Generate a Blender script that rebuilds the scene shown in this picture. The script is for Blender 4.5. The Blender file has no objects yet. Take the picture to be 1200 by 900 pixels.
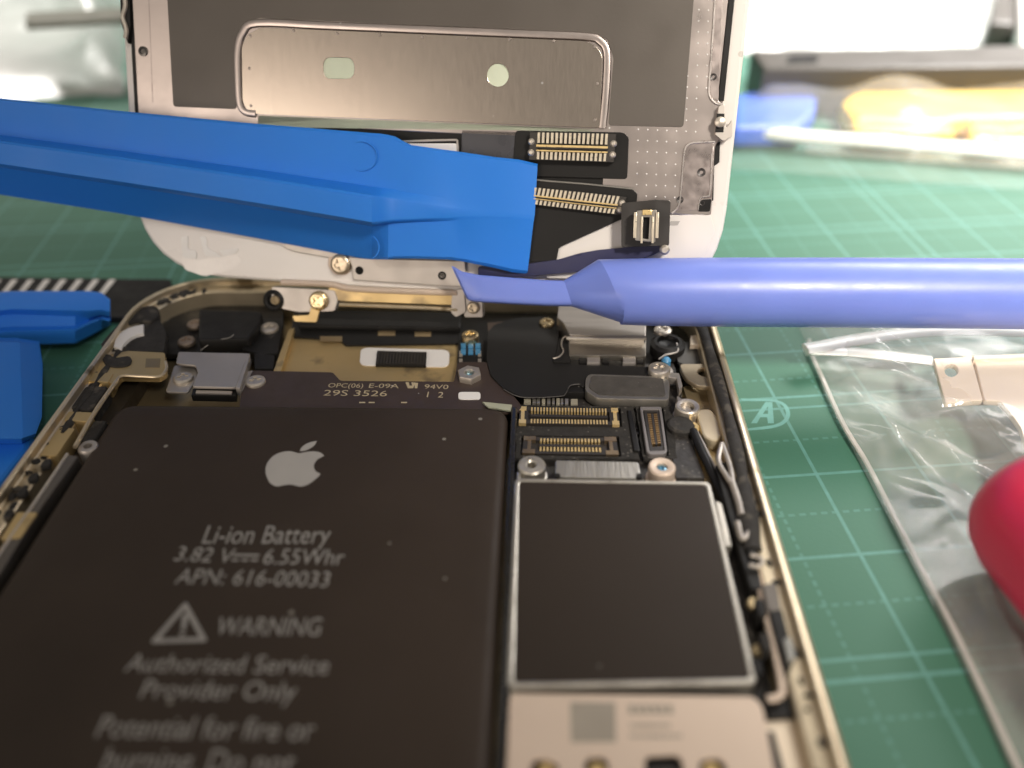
import bpy, bmesh, math, random
from mathutils import Vector, Matrix, noise
random.seed(7)
S = 0.001                                   # everything below is written in millimetres
sc = bpy.context.scene
COL = sc.collection
R = math.radians

# ------------------------------------------------------------------ camera
CX, CY, CZ, PITCH, YAW, ROLL, FPX = 13.382, -89.865, 57.060, 0.641646, 0.034793, -0.011886, 1002.0
CAM = Vector((CX, CY, CZ))
FW = Vector((-math.sin(YAW)*math.cos(PITCH), math.cos(YAW)*math.cos(PITCH), -math.sin(PITCH)))
RT0 = Vector((math.cos(YAW), math.sin(YAW), 0)); UP0 = RT0.cross(FW)
RT = math.cos(ROLL)*RT0 + math.sin(ROLL)*UP0
UP = -math.sin(ROLL)*RT0 + math.cos(ROLL)*UP0
cam_d = bpy.data.cameras.new('camera'); cam = bpy.data.objects.new('camera', cam_d); COL.objects.link(cam)
cam.matrix_world = Matrix((( RT.x, UP.x, -FW.x, CX*S), (RT.y, UP.y, -FW.y, CY*S), (RT.z, UP.z, -FW.z, CZ*S), (0, 0, 0, 1)))
cam_d.sensor_width = 36; cam_d.lens = 36*FPX/1200
cam_d.clip_start = 0.002; cam_d.clip_end = 20
cam_d.dof.use_dof = True; cam_d.dof.focus_distance = 0.086; cam_d.dof.aperture_fstop = 14
sc.camera = cam

# ------------------------------------------------------------------ world, lamps, exposure
w = bpy.data.worlds.new('World'); sc.world = w; w.use_nodes = True
bg = w.node_tree.nodes['Background']; bg.inputs[0].default_value = (1.0, 0.91, 0.81, 1); bg.inputs[1].default_value = 0.29
def area(name, loc, target, sx, sy, power, col, spread=180):
    d = bpy.data.lights.new(name, 'AREA'); d.shape = 'RECTANGLE'; d.size = sx*S; d.size_y = sy*S
    d.energy = power; d.color = col; d.spread = R(spread)
    o = bpy.data.objects.new(name, d); COL.objects.link(o); o.location = Vector(loc)*S
    o.rotation_euler = (Vector(target)-Vector(loc)).to_track_quat('-Z', 'Y').to_euler()
    return o
area('ceiling_lamp', (185, 160, 180), (135, 112, 0), 150, 120, 0.50, (1.0, 0.97, 0.94), 74)
area('back_left_fill', (-190, 250, 230), (-140, 170, 0), 130, 110, 0.21, (1.0, 0.95, 0.90), 50)  # added fill light, brightens the crumpled bag at back left
area('front_key_light', (165, -235, 290), (72, 30, 0), 62, 50, 0.092, (1.0, 0.91, 0.80), 34)  # key light from front right; narrow beam imitates the camera's shade in front
area('warm_reflection_fill', (-230, -330, 105), (-10, -10, 20), 170, 170, 0.36, (1.0, 0.85, 0.72))  # added light, gives the insert plate its bright reflection on the left
sc.view_settings.view_transform = 'Standard'; sc.view_settings.look = 'None'
sc.view_settings.exposure = 0.12; sc.view_settings.gamma = 1; sc.view_settings.use_curve_mapping = False

# ------------------------------------------------------------------ pixel -> place
def ray(x, y): return FW + RT*((x-600)/FPX) + UP*((450-y)/FPX)
def at_z(x, y, z):
    d = ray(x, y); return CAM + d*((z-CZ)/d.z)
class Frame:
    def __init__(s, O, A, B):
        s.O = Vector(O); s.A = Vector(A).normalized(); B = Vector(B); s.B = (B - s.A*B.dot(s.A)).normalized(); s.N = s.A.cross(s.B)
    def px(s, x, y, h):                      # pixel -> (a, b) on the plane h above the frame
        d = ray(x, y); o = s.O + s.N*h; t = (o-CAM).dot(s.N)/d.dot(s.N); P = CAM + d*t - s.O
        return (P.dot(s.A), P.dot(s.B))
    def w(s, a, b, h): return s.O + s.A*a + s.B*b + s.N*h
    def p3(s, x, y, h): a, b = s.px(x, y, h); return s.w(a, b, h)
G = Frame((0, 0, 0), (1, 0, 0), (0, 1, 0))
PA, PB = -0.123814, 0.403005
P = Frame((-0.419, -9.278, 6.0), (math.cos(PA), math.sin(PA), 0), (0, math.sin(PB), math.cos(PB)))   # the lifted display

# ------------------------------------------------------------------ materials
MATS = {}
def M(name, col, metal=0.0, rough=0.5, var=0.12, vs=250, rvar=0.12, bump=0.0, bs=1500, speck=0.0, sps=900, spr=.10, spcol=(.55,.52,.48),
      patch=None, ps=120, pt=0.58, spec=0.5, coat=0.0, stretch=None, trans=0.0, alpha=1.0, sub=0.0, aniso=0):
    if name in MATS: return MATS[name]
    m = bpy.data.materials.new(name); m.use_nodes = True; nt = m.node_tree; N = nt.nodes; L = nt.links
    b = N['Principled BSDF']; tc = N.new('ShaderNodeTexCoord'); src = tc.outputs['Object']
    if stretch:
        mp = N.new('ShaderNodeMapping'); mp.inputs['Scale'].default_value = stretch; L.new(src, mp.inputs[0]); ssrc = mp.outputs[0]
    else: ssrc = src
    n1 = N.new('ShaderNodeTexNoise'); n1.inputs['Scale'].default_value = vs; n1.inputs['Detail'].default_value = 5; L.new(ssrc, n1.inputs['Vector'])
    mx = N.new('ShaderNodeMix'); mx.data_type = 'RGBA'
    mx.inputs[6].default_value = tuple(max(0, c*(1-var*1.6)) for c in col)+(1,); mx.inputs[7].default_value = tuple(min(1, c*(1+var*1.6)) for c in col)+(1,)
    L.new(n1.outputs['Fac'], mx.inputs[0]); out = mx.outputs[2]
    if patch:
        n3 = N.new('ShaderNodeTexNoise'); n3.inputs['Scale'].default_value = ps; n3.inputs['Detail'].default_value = 7; L.new(src, n3.inputs['Vector'])
        mr = N.new('ShaderNodeMapRange'); mr.inputs[1].default_value = pt; mr.inputs[2].default_value = pt+.09; L.new(n3.outputs['Fac'], mr.inputs[0])
        m2 = N.new('ShaderNodeMix'); m2.data_type = 'RGBA'; L.new(mr.outputs[0], m2.inputs[0]); L.new(out, m2.inputs[6]); m2.inputs[7].default_value = tuple(patch)+(1,); out = m2.outputs[2]
    if speck > 0:
        v = N.new('ShaderNodeTexVoronoi'); v.inputs['Scale'].default_value = sps; L.new(src, v.inputs['Vector'])
        sep = N.new('ShaderNodeSeparateColor'); L.new(v.outputs['Color'], sep.inputs[0])
        lt = N.new('ShaderNodeMath'); lt.operation = 'LESS_THAN'; lt.inputs[1].default_value = spr; L.new(v.outputs['Distance'], lt.inputs[0])
        g = N.new('ShaderNodeMath'); g.operation = 'LESS_THAN'; g.inputs[1].default_value = speck; L.new(sep.outputs[0], g.inputs[0])
        mu = N.new('ShaderNodeMath'); mu.operation = 'MULTIPLY'; L.new(lt.outputs[0], mu.inputs[0]); L.new(g.outputs[0], mu.inputs[1])
        m3 = N.new('ShaderNodeMix'); m3.data_type = 'RGBA'; L.new(mu.outputs[0], m3.inputs[0]); L.new(out, m3.inputs[6]); m3.inputs[7].default_value = tuple(spcol)+(1,); out = m3.outputs[2]
    L.new(out, b.inputs['Base Color'])
    b.inputs['Metallic'].default_value = metal
    n2 = N.new('ShaderNodeTexNoise'); n2.inputs['Scale'].default_value = vs*2.3; n2.inputs['Detail'].default_value = 6; L.new(ssrc, n2.inputs['Vector'])
    r = N.new('ShaderNodeMapRange'); r.inputs[1].default_value = .25; r.inputs[2].default_value = .75
    r.inputs[3].default_value = max(.03, rough-rvar); r.inputs[4].default_value = min(1, rough+rvar); L.new(n2.outputs['Fac'], r.inputs[0]); L.new(r.outputs[0], b.inputs['Roughness'])
    if bump:
        nb = N.new('ShaderNodeTexNoise'); nb.inputs['Scale'].default_value = bs; nb.inputs['Detail'].default_value = 4; L.new(ssrc, nb.inputs['Vector'])
        bp = N.new('ShaderNodeBump'); bp.inputs['Strength'].default_value = bump; bp.inputs['Distance'].default_value = 0.00008; L.new(nb.outputs['Fac'], bp.inputs['Height']); L.new(bp.outputs[0], b.inputs['Normal'])
    b.inputs['Specular IOR Level'].default_value = spec; b.inputs['Coat Weight'].default_value = coat
    if trans: b.inputs['Transmission Weight'].default_value = trans
    if sub:
        b.inputs['Subsurface Weight'].default_value = sub; b.inputs['Subsurface Radius'].default_value = (.002, .001, .001); b.inputs['Subsurface Scale'].default_value = 1
    if alpha < 1: b.inputs['Alpha'].default_value = alpha
    MATS[name] = m; return m

GOLD = M('gold_anodised', (.56, .45, .27), .85, .36, .14, 180, .12, .12, 1800, patch=(.20, .15, .085), ps=160, pt=.63)
GOLDP = M('gold_plate', (.60, .45, .22), .7, .42, .12, 120, .1, .15, 900, patch=(.33, .25, .14), ps=220, pt=.6)
RIM = M('gold_rim', (.66, .56, .40), .8, .36, .08, 300, .06, .04, 2500, patch=(.20, .15, .085), ps=260, pt=.61)
BATT = M('battery_wrap', (.034, .0245, .0178), 0, .52, .18, 90, .08, .10, 3000, speck=.05, sps=620, spr=.13, spcol=(.20, .185, .16), spec=.22, patch=(.039, .028, .0205), ps=35, pt=.52)
BATTE = M('battery_edge', (.012, .011, .010), 0, .28, .2, 200)
PRINT = M('battery_print', (.26, .25, .235), 0, .55, .1, 700, patch=(.17, .165, .155), ps=2200, pt=.60)
FLEXB = M('brown_flex', (.045, .030, .024), 0, .45, .15, 300, speck=.03, sps=700)
FLEXT = M('flex_print', (.50, .42, .27), .2, .5)
BLK = M('black_plastic', (.012, .0115, .011), 0, .45, .25, 300, .12, .15, 1500, speck=.05, sps=900, spcol=(.12, .11, .10), spec=.25)
BLKR = M('black_foam', (.022, .020, .018), 0, .8, .4, 900, .1, .9, 2500, patch=(.07, .062, .05), ps=700, pt=.56)
FILM = M('black_film', (.016, .0155, .015), 0, .42, .15, 120, .08, .10, 600, speck=.03, sps=700, spcol=(.2, .19, .17), spec=.22)
PCB = M('circuit_board', (.024, .021, .019), 0, .55, .3, 900, .15, .35, 3000, speck=.4, sps=2200, spr=.25, spcol=(.085, .078, .068), patch=(.05, .045, .038), ps=700, pt=.55)
CONN = M('connector_body', (.028, .024, .021), 0, .5, .2, 900, speck=.15, sps=1800, spcol=(.14, .12, .11))
PIN = M('gold_pin', (.80, .60, .28), .55, .35, .08, 1500)
TINP = M('tin_pin', (.74, .66, .52), .55, .35, .08, 1500)
STEEL = M('steel', (.50, .465, .43), .8, .48, .08, 260, .06, .06, 1500)
STEELB = M('brushed_steel', (.60, .56, .52), 1.0, .34, .10, 120, .08, .25, 700, stretch=(1, 12, 12))
SCREW = M('screw_steel', (.62, .57, .50), .85, .42, .12, 900, .08, .1, 3000)
GSCREW = M('gold_screw', (.66, .53, .32), 1.0, .30, .15, 900, .12, .2, 3000)
SHFRAME = M('shield_frame', (.56, .53, .47), .85, .36, .12, 300)
SHFILM = M('graphite_film', (.026, .0185, .013), .0, .50, .10, 60, .04, .05, 3000, speck=.02, sps=500, spcol=(.12, .11, .10), spec=.25)
NICKEL = M('pale_nickel', (.66, .54, .44), .35, .52, .05, 120, .05, .05, 1200, spec=.4)
GRYPRINT = M('grey_print', (.32, .285, .235), .1, .6)
WHITE = M('white_plastic', (.74, .72, .70), 0, .45, .05, 200)
GLASSW = M('white_glass_frame', (.72, .685, .65), 0, .30, .05, 60, .06, speck=.01, sps=300)
PLATE = M('display_plate', (.50, .445, .42), .92, .33, .06, 140, .06, .06, 2000, speck=.02, sps=700, spcol=(.8, .78, .75))
DARKF = M('display_dark_film', (.105, .092, .080), .2, .45, .10, 90, .08, .10, 2500, speck=.05, sps=600, spcol=(.3, .28, .26))
INSERT = M('insert_plate', (.50, .44, .38), 1.0, .25, .03, 300, .02, .0, 1500, stretch=(6, 1, 1), speck=.015, sps=800, spcol=(.85, .82, .8))
GREENY = M('pale_green_layer', (.42, .47, .36), 0, .5)
POCKET = M('pocket_metal', (.40, .35, .335), .9, .36, .08, 400, patch=(.25, .21, .20), ps=600, pt=.6)
BLUE = M('blue_nylon', (.022, .20, .72), 0, .50, .03, 120, .05, .04, 3500, spec=.3, speck=.006, sps=500, spcol=(.35, .5, .8), sub=.12)
LILAC = M('lilac_blue_plastic', (.17, .24, .68), 0, .36, .05, 200, .06, .10, 3000, sub=.12)
RIBB = M('dark_blue_flex', (.035, .036, .085), 0, .35, .1, 300)
RULER = M('black_ruler', (.018, .017, .016), 0, .6, .2, 300, spec=.2)
TICK = M('white_ink', (.66, .63, .59), 0, .6, .15, 900)
INK = M('mat_ink', (.13, .33, .29), 0, .6, .15, 600)
ZIP = M('milky_zip', (.82, .82, .80), 0, .35, .04, 300, sub=.2)
PALEG = M('pale_gold_part', (.80, .68, .53), .35, .38, .06, 120)
RED = M('red_handle', (.70, .030, .095), 0, .34, .06, 100, .06, .05, 900, sub=.2)
YEL = M('yellow_plastic', (.86, .56, .06), 0, .42, .06, 80)
GREYM = M('grey_steel_bar', (.075, .068, .06), .1, .5, .12, 60)
PAPER = M('white_card', (.78, .76, .73), 0, .6, .04, 30)
BLUEC = M('blue_chip', (.06, .22, .40), 0, .4, .2, 900)
COPPER = M('copper_pad', (.40, .30, .17), .7, .42)

def film_mat(name, col, opacity, rough=.14, bump=.5, bs=160):
    m = bpy.data.materials.new(name); m.use_nodes = True; nt = m.node_tree; N = nt.nodes; L = nt.links
    b = N['Principled BSDF']; b.inputs['Base Color'].default_value = col+(1,); b.inputs['Roughness'].default_value = rough
    b.inputs['Specular IOR Level'].default_value = 1.0
    tc = N.new('ShaderNodeTexCoord'); nz = N.new('ShaderNodeTexNoise'); nz.inputs['Scale'].default_value = bs; nz.inputs['Detail'].default_value = 6; nz.inputs['Distortion'].default_value = .6; nz.noise_type = 'RIDGED_MULTIFRACTAL'; nz.inputs['Detail'].default_value = 3
    L.new(tc.outputs['Object'], nz.inputs['Vector'])
    bp = N.new('ShaderNodeBump'); bp.inputs['Strength'].default_value = bump; bp.inputs['Distance'].default_value = .0012; L.new(nz.outputs['Fac'], bp.inputs['Height']); L.new(bp.outputs[0], b.inputs['Normal'])
    n2 = N.new('ShaderNodeTexNoise'); n2.inputs['Scale'].default_value = bs*.35; n2.inputs['Detail'].default_value = 5; L.new(tc.outputs['Object'], n2.inputs['Vector'])
    mr = N.new('ShaderNodeMapRange'); mr.inputs[1].default_value = .35; mr.inputs[2].default_value = .7; mr.inputs[3].default_value = opacity*.65; mr.inputs[4].default_value = min(1, opacity*1.5); L.new(n2.outputs['Fac'], mr.inputs[0])
    tr = N.new('ShaderNodeBsdfTransparent'); mx = N.new('ShaderNodeMixShader'); L.new(mr.outputs[0], mx.inputs[0]); L.new(tr.outputs[0], mx.inputs[1]); L.new(b.outputs[0], mx.inputs[2])
    L.new(mx.outputs[0], N['Material Output'].inputs[0]); return m
BAG = film_mat('clear_bag_film', (.93, .92, .90), .15, .10, .62, 150)
BAGW = film_mat('cloudy_bag_film', (.76, .75, .73), .60, .22, .5, 60)

# ------------------------------------------------------------------ mesh helpers
def link(name, me, mat, parent=None):
    o = bpy.data.objects.new(name, me); COL.objects.link(o)
    if mat is not None:
        if len(me.materials) == 0: me.materials.append(mat)
    if parent is not None:
        o.parent = parent
        top = parent; off = Vector((0, 0, 0))
        while top is not None: off += top.location; top = top.parent
        o.location = -off if parent.type == 'EMPTY' else Vector((0, 0, 0))
    return o
def thing(name, label, cat, loc, group=None):
    e = bpy.data.objects.new(name, None); e.empty_display_size = .005; COL.objects.link(e); e.location = Vector(loc)*S
    e['label'] = label; e['category'] = cat
    if group: e['group'] = group
    return e
def tag(o, label, cat, group=None):
    o['label'] = label; o['category'] = cat
    if group: o['group'] = group
    return o
def finish(me, ang=35):
    me.shade_smooth()
    try: me.set_sharp_from_angle(angle=R(ang))
    except Exception: pass
    return me
def mesh(verts, faces, ang=35):
    me = bpy.data.meshes.new('m'); me.from_pydata([tuple(Vector(v)*S) for v in verts], [], faces)
    bm = bmesh.new(); bm.from_mesh(me); bmesh.ops.recalc_face_normals(bm, faces=bm.faces); bm.to_mesh(me); bm.free()
    finish(me, ang)
    for f in me.polygons:
        if len(f.vertices) > 5: f.use_smooth = False
    return me
def rnd(pts, r, n=5):
    out = []; k = len(pts)
    for i in range(k):
        p = Vector(pts[i]); a = Vector(pts[i-1]); b = Vector(pts[(i+1) % k]); ri = r[i] if isinstance(r, (list, tuple)) else r
        da = a-p; db = b-p; t = min(ri, da.length*.48, db.length*.48)
        if t < 1e-4: out.append(tuple(p)); continue
        A = p+da.normalized()*t; B = p+db.normalized()*t
        for j in range(n+1):
            s = j/n; q = A*(1-s)**2 + p*2*s*(1-s) + B*s*s; out.append(tuple(q))
    return out
def circ(c, r, n=28, ry=None): return [(c[0]+r*math.cos(2*math.pi*i/n), c[1]+(ry or r)*math.sin(2*math.pi*i/n)) for i in range(n)]
def cm(pts, n=6, closed=False):
    pts = [Vector(p) for p in pts]; out = []; k = len(pts)
    rg = range(k) if closed else range(k-1)
    for i in rg:
        p0 = pts[i-1] if (closed or i > 0) else pts[0]; p1 = pts[i]; p2 = pts[(i+1) % k]; p3 = pts[(i+2) % k] if (closed or i+2 < k) else pts[-1]
        for j in range(n):
            t = j/n; out.append(.5*((2*p1)+(p2-p0)*t+(2*p0-5*p1+4*p2-p3)*t*t+(3*p1-p0-3*p2+p3)*t**3))
    if not closed: out.append(pts[-1])
    return out
def curve_mesh(loops, h, bev):
    cu = bpy.data.curves.new('c', 'CURVE'); cu.dimensions = '2D'; cu.fill_mode = 'BOTH'
    for lp in loops:
        sp = cu.splines.new('POLY'); sp.points.add(len(lp)-1); sp.use_cyclic_u = True
        for q, p in zip(lp, sp.points): p.co = (q[0], q[1], 0, 1)
    bev = min(bev, h*.45)
    cu.extrude = h/2-bev; cu.bevel_depth = bev; cu.bevel_resolution = 1; cu.offset = -bev
    o = bpy.data.objects.new('c', cu); me = bpy.data.meshes.new_from_object(o)
    bpy.data.objects.remove(o); bpy.data.curves.remove(cu); return me
def place(me, fr, zc, ang=35):
    for v in me.vertices: v.co = fr.w(v.co.x, v.co.y, v.co.z+zc)*S
    bm = bmesh.new(); bm.from_mesh(me); bmesh.ops.remove_doubles(bm, verts=bm.verts, dist=1e-7); bmesh.ops.recalc_face_normals(bm, faces=bm.faces); bm.to_mesh(me); bm.free()
    me.materials.clear(); finish(me, ang)
    for f in me.polygons:
        if abs(f.normal.dot(fr.N)) > .995: f.use_smooth = False
    return me
def plate(name, par, mat, loops, z0, z1, fr=G, bev=.06, r=0.0, px=True):
    """flat piece: outline(s) traced at height z1, standing on z0; further loops are holes"""
    if not isinstance(loops[0][0], (tuple, list, Vector)): loops = [loops]
    out = []
    for i, lp in enumerate(loops):
        q = [fr.px(x, y, z1) for x, y in lp] if px else [tuple(p)[:2] for p in lp]
        rr = (r[i] if isinstance(r, list) and len(r) == len(loops) and len(loops) > 1 else r) if i == 0 or isinstance(r, list) else 0
        out.append(rnd(q, rr) if rr else q)
    me = curve_mesh(out, z1-z0, bev); place(me, fr, (z0+z1)/2)
    return link(name, me, mat, par)
def lathe_me(fr, c, prof, seg=28):
    vs = []; fs = []; n = len(prof)
    for i in range(seg):
        a = 2*math.pi*i/seg
        for rr, z in prof: vs.append(fr.w(c[0]+rr*math.cos(a), c[1]+rr*math.sin(a), z))
    for i in range(seg):
        j = (i+1) % seg
        for k in range(n-1): fs.append((i*n+k, j*n+k, j*n+k+1, i*n+k+1))
    if prof[0][0] > 1e-4: fs.append(tuple(i*n for i in range(seg))[::-1])
    if prof[-1][0] > 1e-4: fs.append(tuple(i*n+n-1 for i in range(seg)))
    return mesh(vs, fs)
def lathe(name, par, mat, c, prof, fr=G, seg=28, zpx=None):
    if zpx is not None: c = fr.px(c[0], c[1], zpx)
    return link(name, lathe_me(fr, c, prof, seg), mat, par)
def join(mes):
    bm = bmesh.new()
    for me in mes: bm.from_mesh(me)
    out = bpy.data.meshes.new('m'); bm.to_mesh(out); bm.free(); return finish(out)
def screw(par, pxy, r, z, mat=None, fr=G, h=.5, name='screw', rot=.3, px=True):
    mat = mat or SCREW
    c = fr.px(pxy[0], pxy[1], z) if px else pxy
    t = r*.17; l = r*.55; cr = []
    for x, y in [(l, t), (t, t), (t, l), (-t, l), (-t, t), (-l, t), (-l, -t), (-t, -t), (-t, -l), (t, -l), (t, -t), (l, -t)]:
        cr.append((c[0]+x*math.cos(rot)-y*math.sin(rot), c[1]+x*math.sin(rot)+y*math.cos(rot)))
    a = curve_mesh([circ(c, r*.78, 28), cr], .16, .02); place(a, fr, z-.08)
    b = lathe_me(fr, c, [(r*.98, z-h), (r, z-.28), (r*.94, z-.12), (r*.77, z-.02), (r*.74, z-.16), (0, z-.17)])
    o = link(name, join([a, b]), mat, par); return o
def standoff(par, pxy, r, rh, z, h, mat=None, name='standoff', blue=False):
    c = G.px(pxy[0], pxy[1], z)
    o = lathe(name, par, mat or STEEL, c, [(r*1.12, z-h), (r*1.12, z-h+.25), (r, z-h+.3), (r, z-.15), (r*.9, z), (rh*1.35, z), (rh, z-.12), (rh, z-h*.8), (0, z-h*.8)])
    return o
def sweep(stations, cap=True, ang=40):
    """loft through rings of equal length"""
    n = len(stations[0]); vs = [p for s in stations for p in s]; fs = []
    for i in range(len(stations)-1):
        for k in range(n): fs.append((i*n+k, i*n+(k+1) % n, (i+1)*n+(k+1) % n, (i+1)*n+k))
    if cap: fs.append(tuple(range(n))[::-1]); fs.append(tuple((len(stations)-1)*n+k for k in range(n)))
    return mesh(vs, fs, ang)
def tube(name, par, mat, pts, r, seg=10, ry=None, up=(0, 0, 1), smooth=6):
    pts = cm(pts, smooth) if smooth else [Vector(p) for p in pts]; st = []; k = len(pts)
    for i, p in enumerate(pts):
        t = (pts[min(i+1, k-1)]-pts[max(i-1, 0)]).normalized(); u = Vector(up); s = t.cross(u).normalized(); v = s.cross(t)
        rr = r(i/(k-1)) if callable(r) else r; r2 = (ry(i/(k-1)) if callable(ry) else ry) or rr
        st.append([p + s*rr*math.cos(2*math.pi*j/seg) + v*r2*math.sin(2*math.pi*j/seg) for j in range(seg)])
    return link(name, sweep(st), mat, par)
def text(name, par, mat, s, fr, pl, pr, ptop, z, thick=.012, px=True):
    """flat print: baseline runs from pixel pl to pixel pr, capitals reach the height of pixel ptop"""
    a = Vector(fr.px(*pl, z)); b = Vector(fr.px(*pr, z)); t = Vector(fr.px(*ptop, z))
    cu = bpy.data.curves.new('t', 'FONT'); cu.body = s; cu.size = 1; cu.extrude = 0; cu.resolution_u = 3
    o = bpy.data.objects.new('t', cu); me = bpy.data.meshes.new_from_object(o); bpy.data.objects.remove(o); bpy.data.curves.remove(cu)
    x0 = min(v.co.x for v in me.vertices); x1 = max(v.co.x for v in me.vertices); y1 = max(v.co.y for v in me.vertices)
    d = (b-a); sx = d.length/(x1-x0); d.normalize(); nrm = Vector((-d.y, d.x)); sy = abs((t-a).dot(nrm))/y1
    for v in me.vertices:
        q = a + d*((v.co.x-x0)*sx) + nrm*(v.co.y*sy); v.co = fr.w(q.x, q.y, z+thick)*S
    me.materials.clear(); return link(name, me, mat, par)
def flat(name, par, mat, loops, fr, z, thick=.012, px=True):
    if not isinstance(loops[0][0], (tuple, list, Vector)): loops = [loops]
    out = [[fr.px(x, y, z) for x, y in lp] if px else [tuple(p)[:2] for p in lp] for lp in loops]
    me = curve_mesh(out, thick, 0); place(me, fr, z+thick/2); return link(name, me, mat, par)
def lerp(a, b, t): return (a[0]+(b[0]-a[0])*t, a[1]+(b[1]-a[1])*t)
def quad_uv(q, u, v): return lerp(lerp(q[0], q[1], u), lerp(q[3], q[2], u), v)   # q: tl, tr, br, bl
def boxes(list8, ang=35):
    vs = []; fs = []
    for c in list8:
        b = len(vs); vs += c
        fs += [(b, b+3, b+2, b+1), (b+4, b+5, b+6, b+7)] + [(b+i, b+(i+1) % 4, b+4+(i+1) % 4, b+4+i) for i in range(4)]
    return mesh(vs, fs, ang)
def qbox(fr, q, z0, z1): return [fr.w(x, y, z0) for x, y in q] + [fr.w(x, y, z1) for x, y in q]

# ================================================================== SETTING: desk and cutting mat
def mat_material():
    m = bpy.data.materials.new('green_cutting_mat'); m.use_nodes = True; nt = m.node_tree; N = nt.nodes; L = nt.links; b = N['Principled BSDF']
    def math_(op, a, bb=None):
        n = N.new('ShaderNodeMath'); n.operation = op
        for i, v in enumerate((a, bb)):
            if v is None: continue
            if isinstance(v, (int, float)): n.inputs[i].default_value = v
            else: L.new(v, n.inputs[i])
        return n.outputs[0]
    tc = N.new('ShaderNodeTexCoord'); mp = N.new('ShaderNodeMapping'); mp.vector_type = 'POINT'
    mp.inputs['Rotation'].default_value = (0, 0, R(-6.6)); mp.inputs['Scale'].default_value = (1000, 1000, 1000); L.new(tc.outputs['Object'], mp.inputs[0])
    sx = N.new('ShaderNodeSeparateXYZ'); L.new(mp.outputs[0], sx.inputs[0]); X, Y = sx.outputs[0], sx.outputs[1]
    a = R(-6.6)
    def rot(x, y): return (x*math.cos(a)-y*math.sin(a), x*math.sin(a)+y*math.cos(a))
    x0 = rot(41.0, -30)[0]; y0 = rot(41, -27.7)[1]
    def near(c, per, off, hw):
        t = math_('FRACT', math_('ADD', math_('DIVIDE', math_('SUBTRACT', c, off), per), 100.5)); return math_('LESS_THAN', math_('ABSOLUTE', math_('SUBTRACT', t, .5)), hw/per)
    PER = 10.3
    nz = N.new('ShaderNodeTexNoise'); nz.inputs['Scale'].default_value = 900; L.new(tc.outputs['Object'], nz.inputs['Vector'])
    sol = math_('MAXIMUM', near(X, PER, x0, .17), near(Y, PER, y0, .17))
    dbl = math_('MAXIMUM', near(Y, PER*5, y0+PER+1.85, .20), near(X, PER*5, x0+PER*3+1.9, .2)); sol = math_('MAXIMUM', sol, dbl)
    sol = math_('MAXIMUM', sol, near(Y, PER*7, y0-PER*2-1.85, .2))
    dx = math_('MULTIPLY', near(X, PER, x0+PER/2, .15), near(Y, 1.03, 0, .30)); dy = math_('MULTIPLY', near(Y, PER, y0+PER/2, .15), near(X, 1.03, 0, .30))
    lines = math_('MAXIMUM', sol, math_('MULTIPLY', math_('MAXIMUM', dx, dy), .55))
    lines = math_('MULTIPLY', lines, math_('ADD', math_('MULTIPLY', nz.outputs['Fac'], .7), .35))
    n1 = N.new('ShaderNodeTexNoise'); n1.inputs['Scale'].default_value = 45; n1.inputs['Detail'].default_value = 6; L.new(tc.outputs['Object'], n1.inputs['Vector'])
    m0 = N.new('ShaderNodeMix'); m0.data_type = 'RGBA'; m0.inputs[6].default_value = (.048, .145, .095, 1); m0.inputs[7].default_value = (.062, .182, .125, 1); L.new(n1.outputs['Fac'], m0.inputs[0])
    m1 = N.new('ShaderNodeMix'); m1.data_type = 'RGBA'; m1.inputs[7].default_value = (.125, .31, .275, 1); L.new(lines, m1.inputs[0]); L.new(m0.outputs[2], m1.inputs[6]); L.new(m1.outputs[2], b.inputs['Base Color'])
    b.inputs['Roughness'].default_value = .55; b.inputs['Specular IOR Level'].default_value = .35
    n2 = N.new('ShaderNodeTexNoise'); n2.inputs['Scale'].default_value = 2600; L.new(tc.outputs['Object'], n2.inputs['Vector'])
    bp = N.new('ShaderNodeBump'); bp.inputs['Strength'].default_value = .35; bp.inputs['Distance'].default_value = .00006; L.new(n2.outputs['Fac'], bp.inputs['Height']); L.new(bp.outputs[0], b.inputs['Normal'])
    return m
desk = link('desk', mesh([(-700, -500, -2.6), (700, -500, -2.6), (700, 700, -2.6), (-700, 700, -2.6)], [(0, 1, 2, 3)]), M('desk_laminate', (.52, .49, .45), 0, .5, .05, 20)); desk['kind'] = 'structure'
a = R(6.6)
def rotm(x, y): return (x*math.cos(a)-y*math.sin(a), x*math.sin(a)+y*math.cos(a))
MATT = thing('cutting_mat', 'green gridded cutting mat spread under the phone and the tools', 'cutting mat', (0, 20, -2.5))
plate('mat_sheet', MATT, mat_material(), rnd([rotm(*p) for p in ((-230, -150), (230, -150), (230, 250), (-230, 250))], 4), -2.5, 0, bev=.2, px=False)
em = [(868, 467), (905, 468), (921, 474), (926, 486), (920, 496), (904, 502), (872, 505)]
q = cm([Vector(G.px(x, y, 0)) for x, y in em], 4); inner = [p + (Vector(G.px(888, 486, 0))-p).normalized()*.45 for p in q]
flat('printed_frame', MATT, INK, [tuple(p) for p in q]+[tuple(p) for p in reversed(inner)], G, .004, .004, px=False)
flat('printed_emblem', MATT, INK, [[(880, 496), (897, 471), (905, 471), (907, 496), (900, 496), (899, 489), (891, 489), (887, 496)], [(894, 485), (900, 476), (900, 485)]], G, .004, .004)

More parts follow.
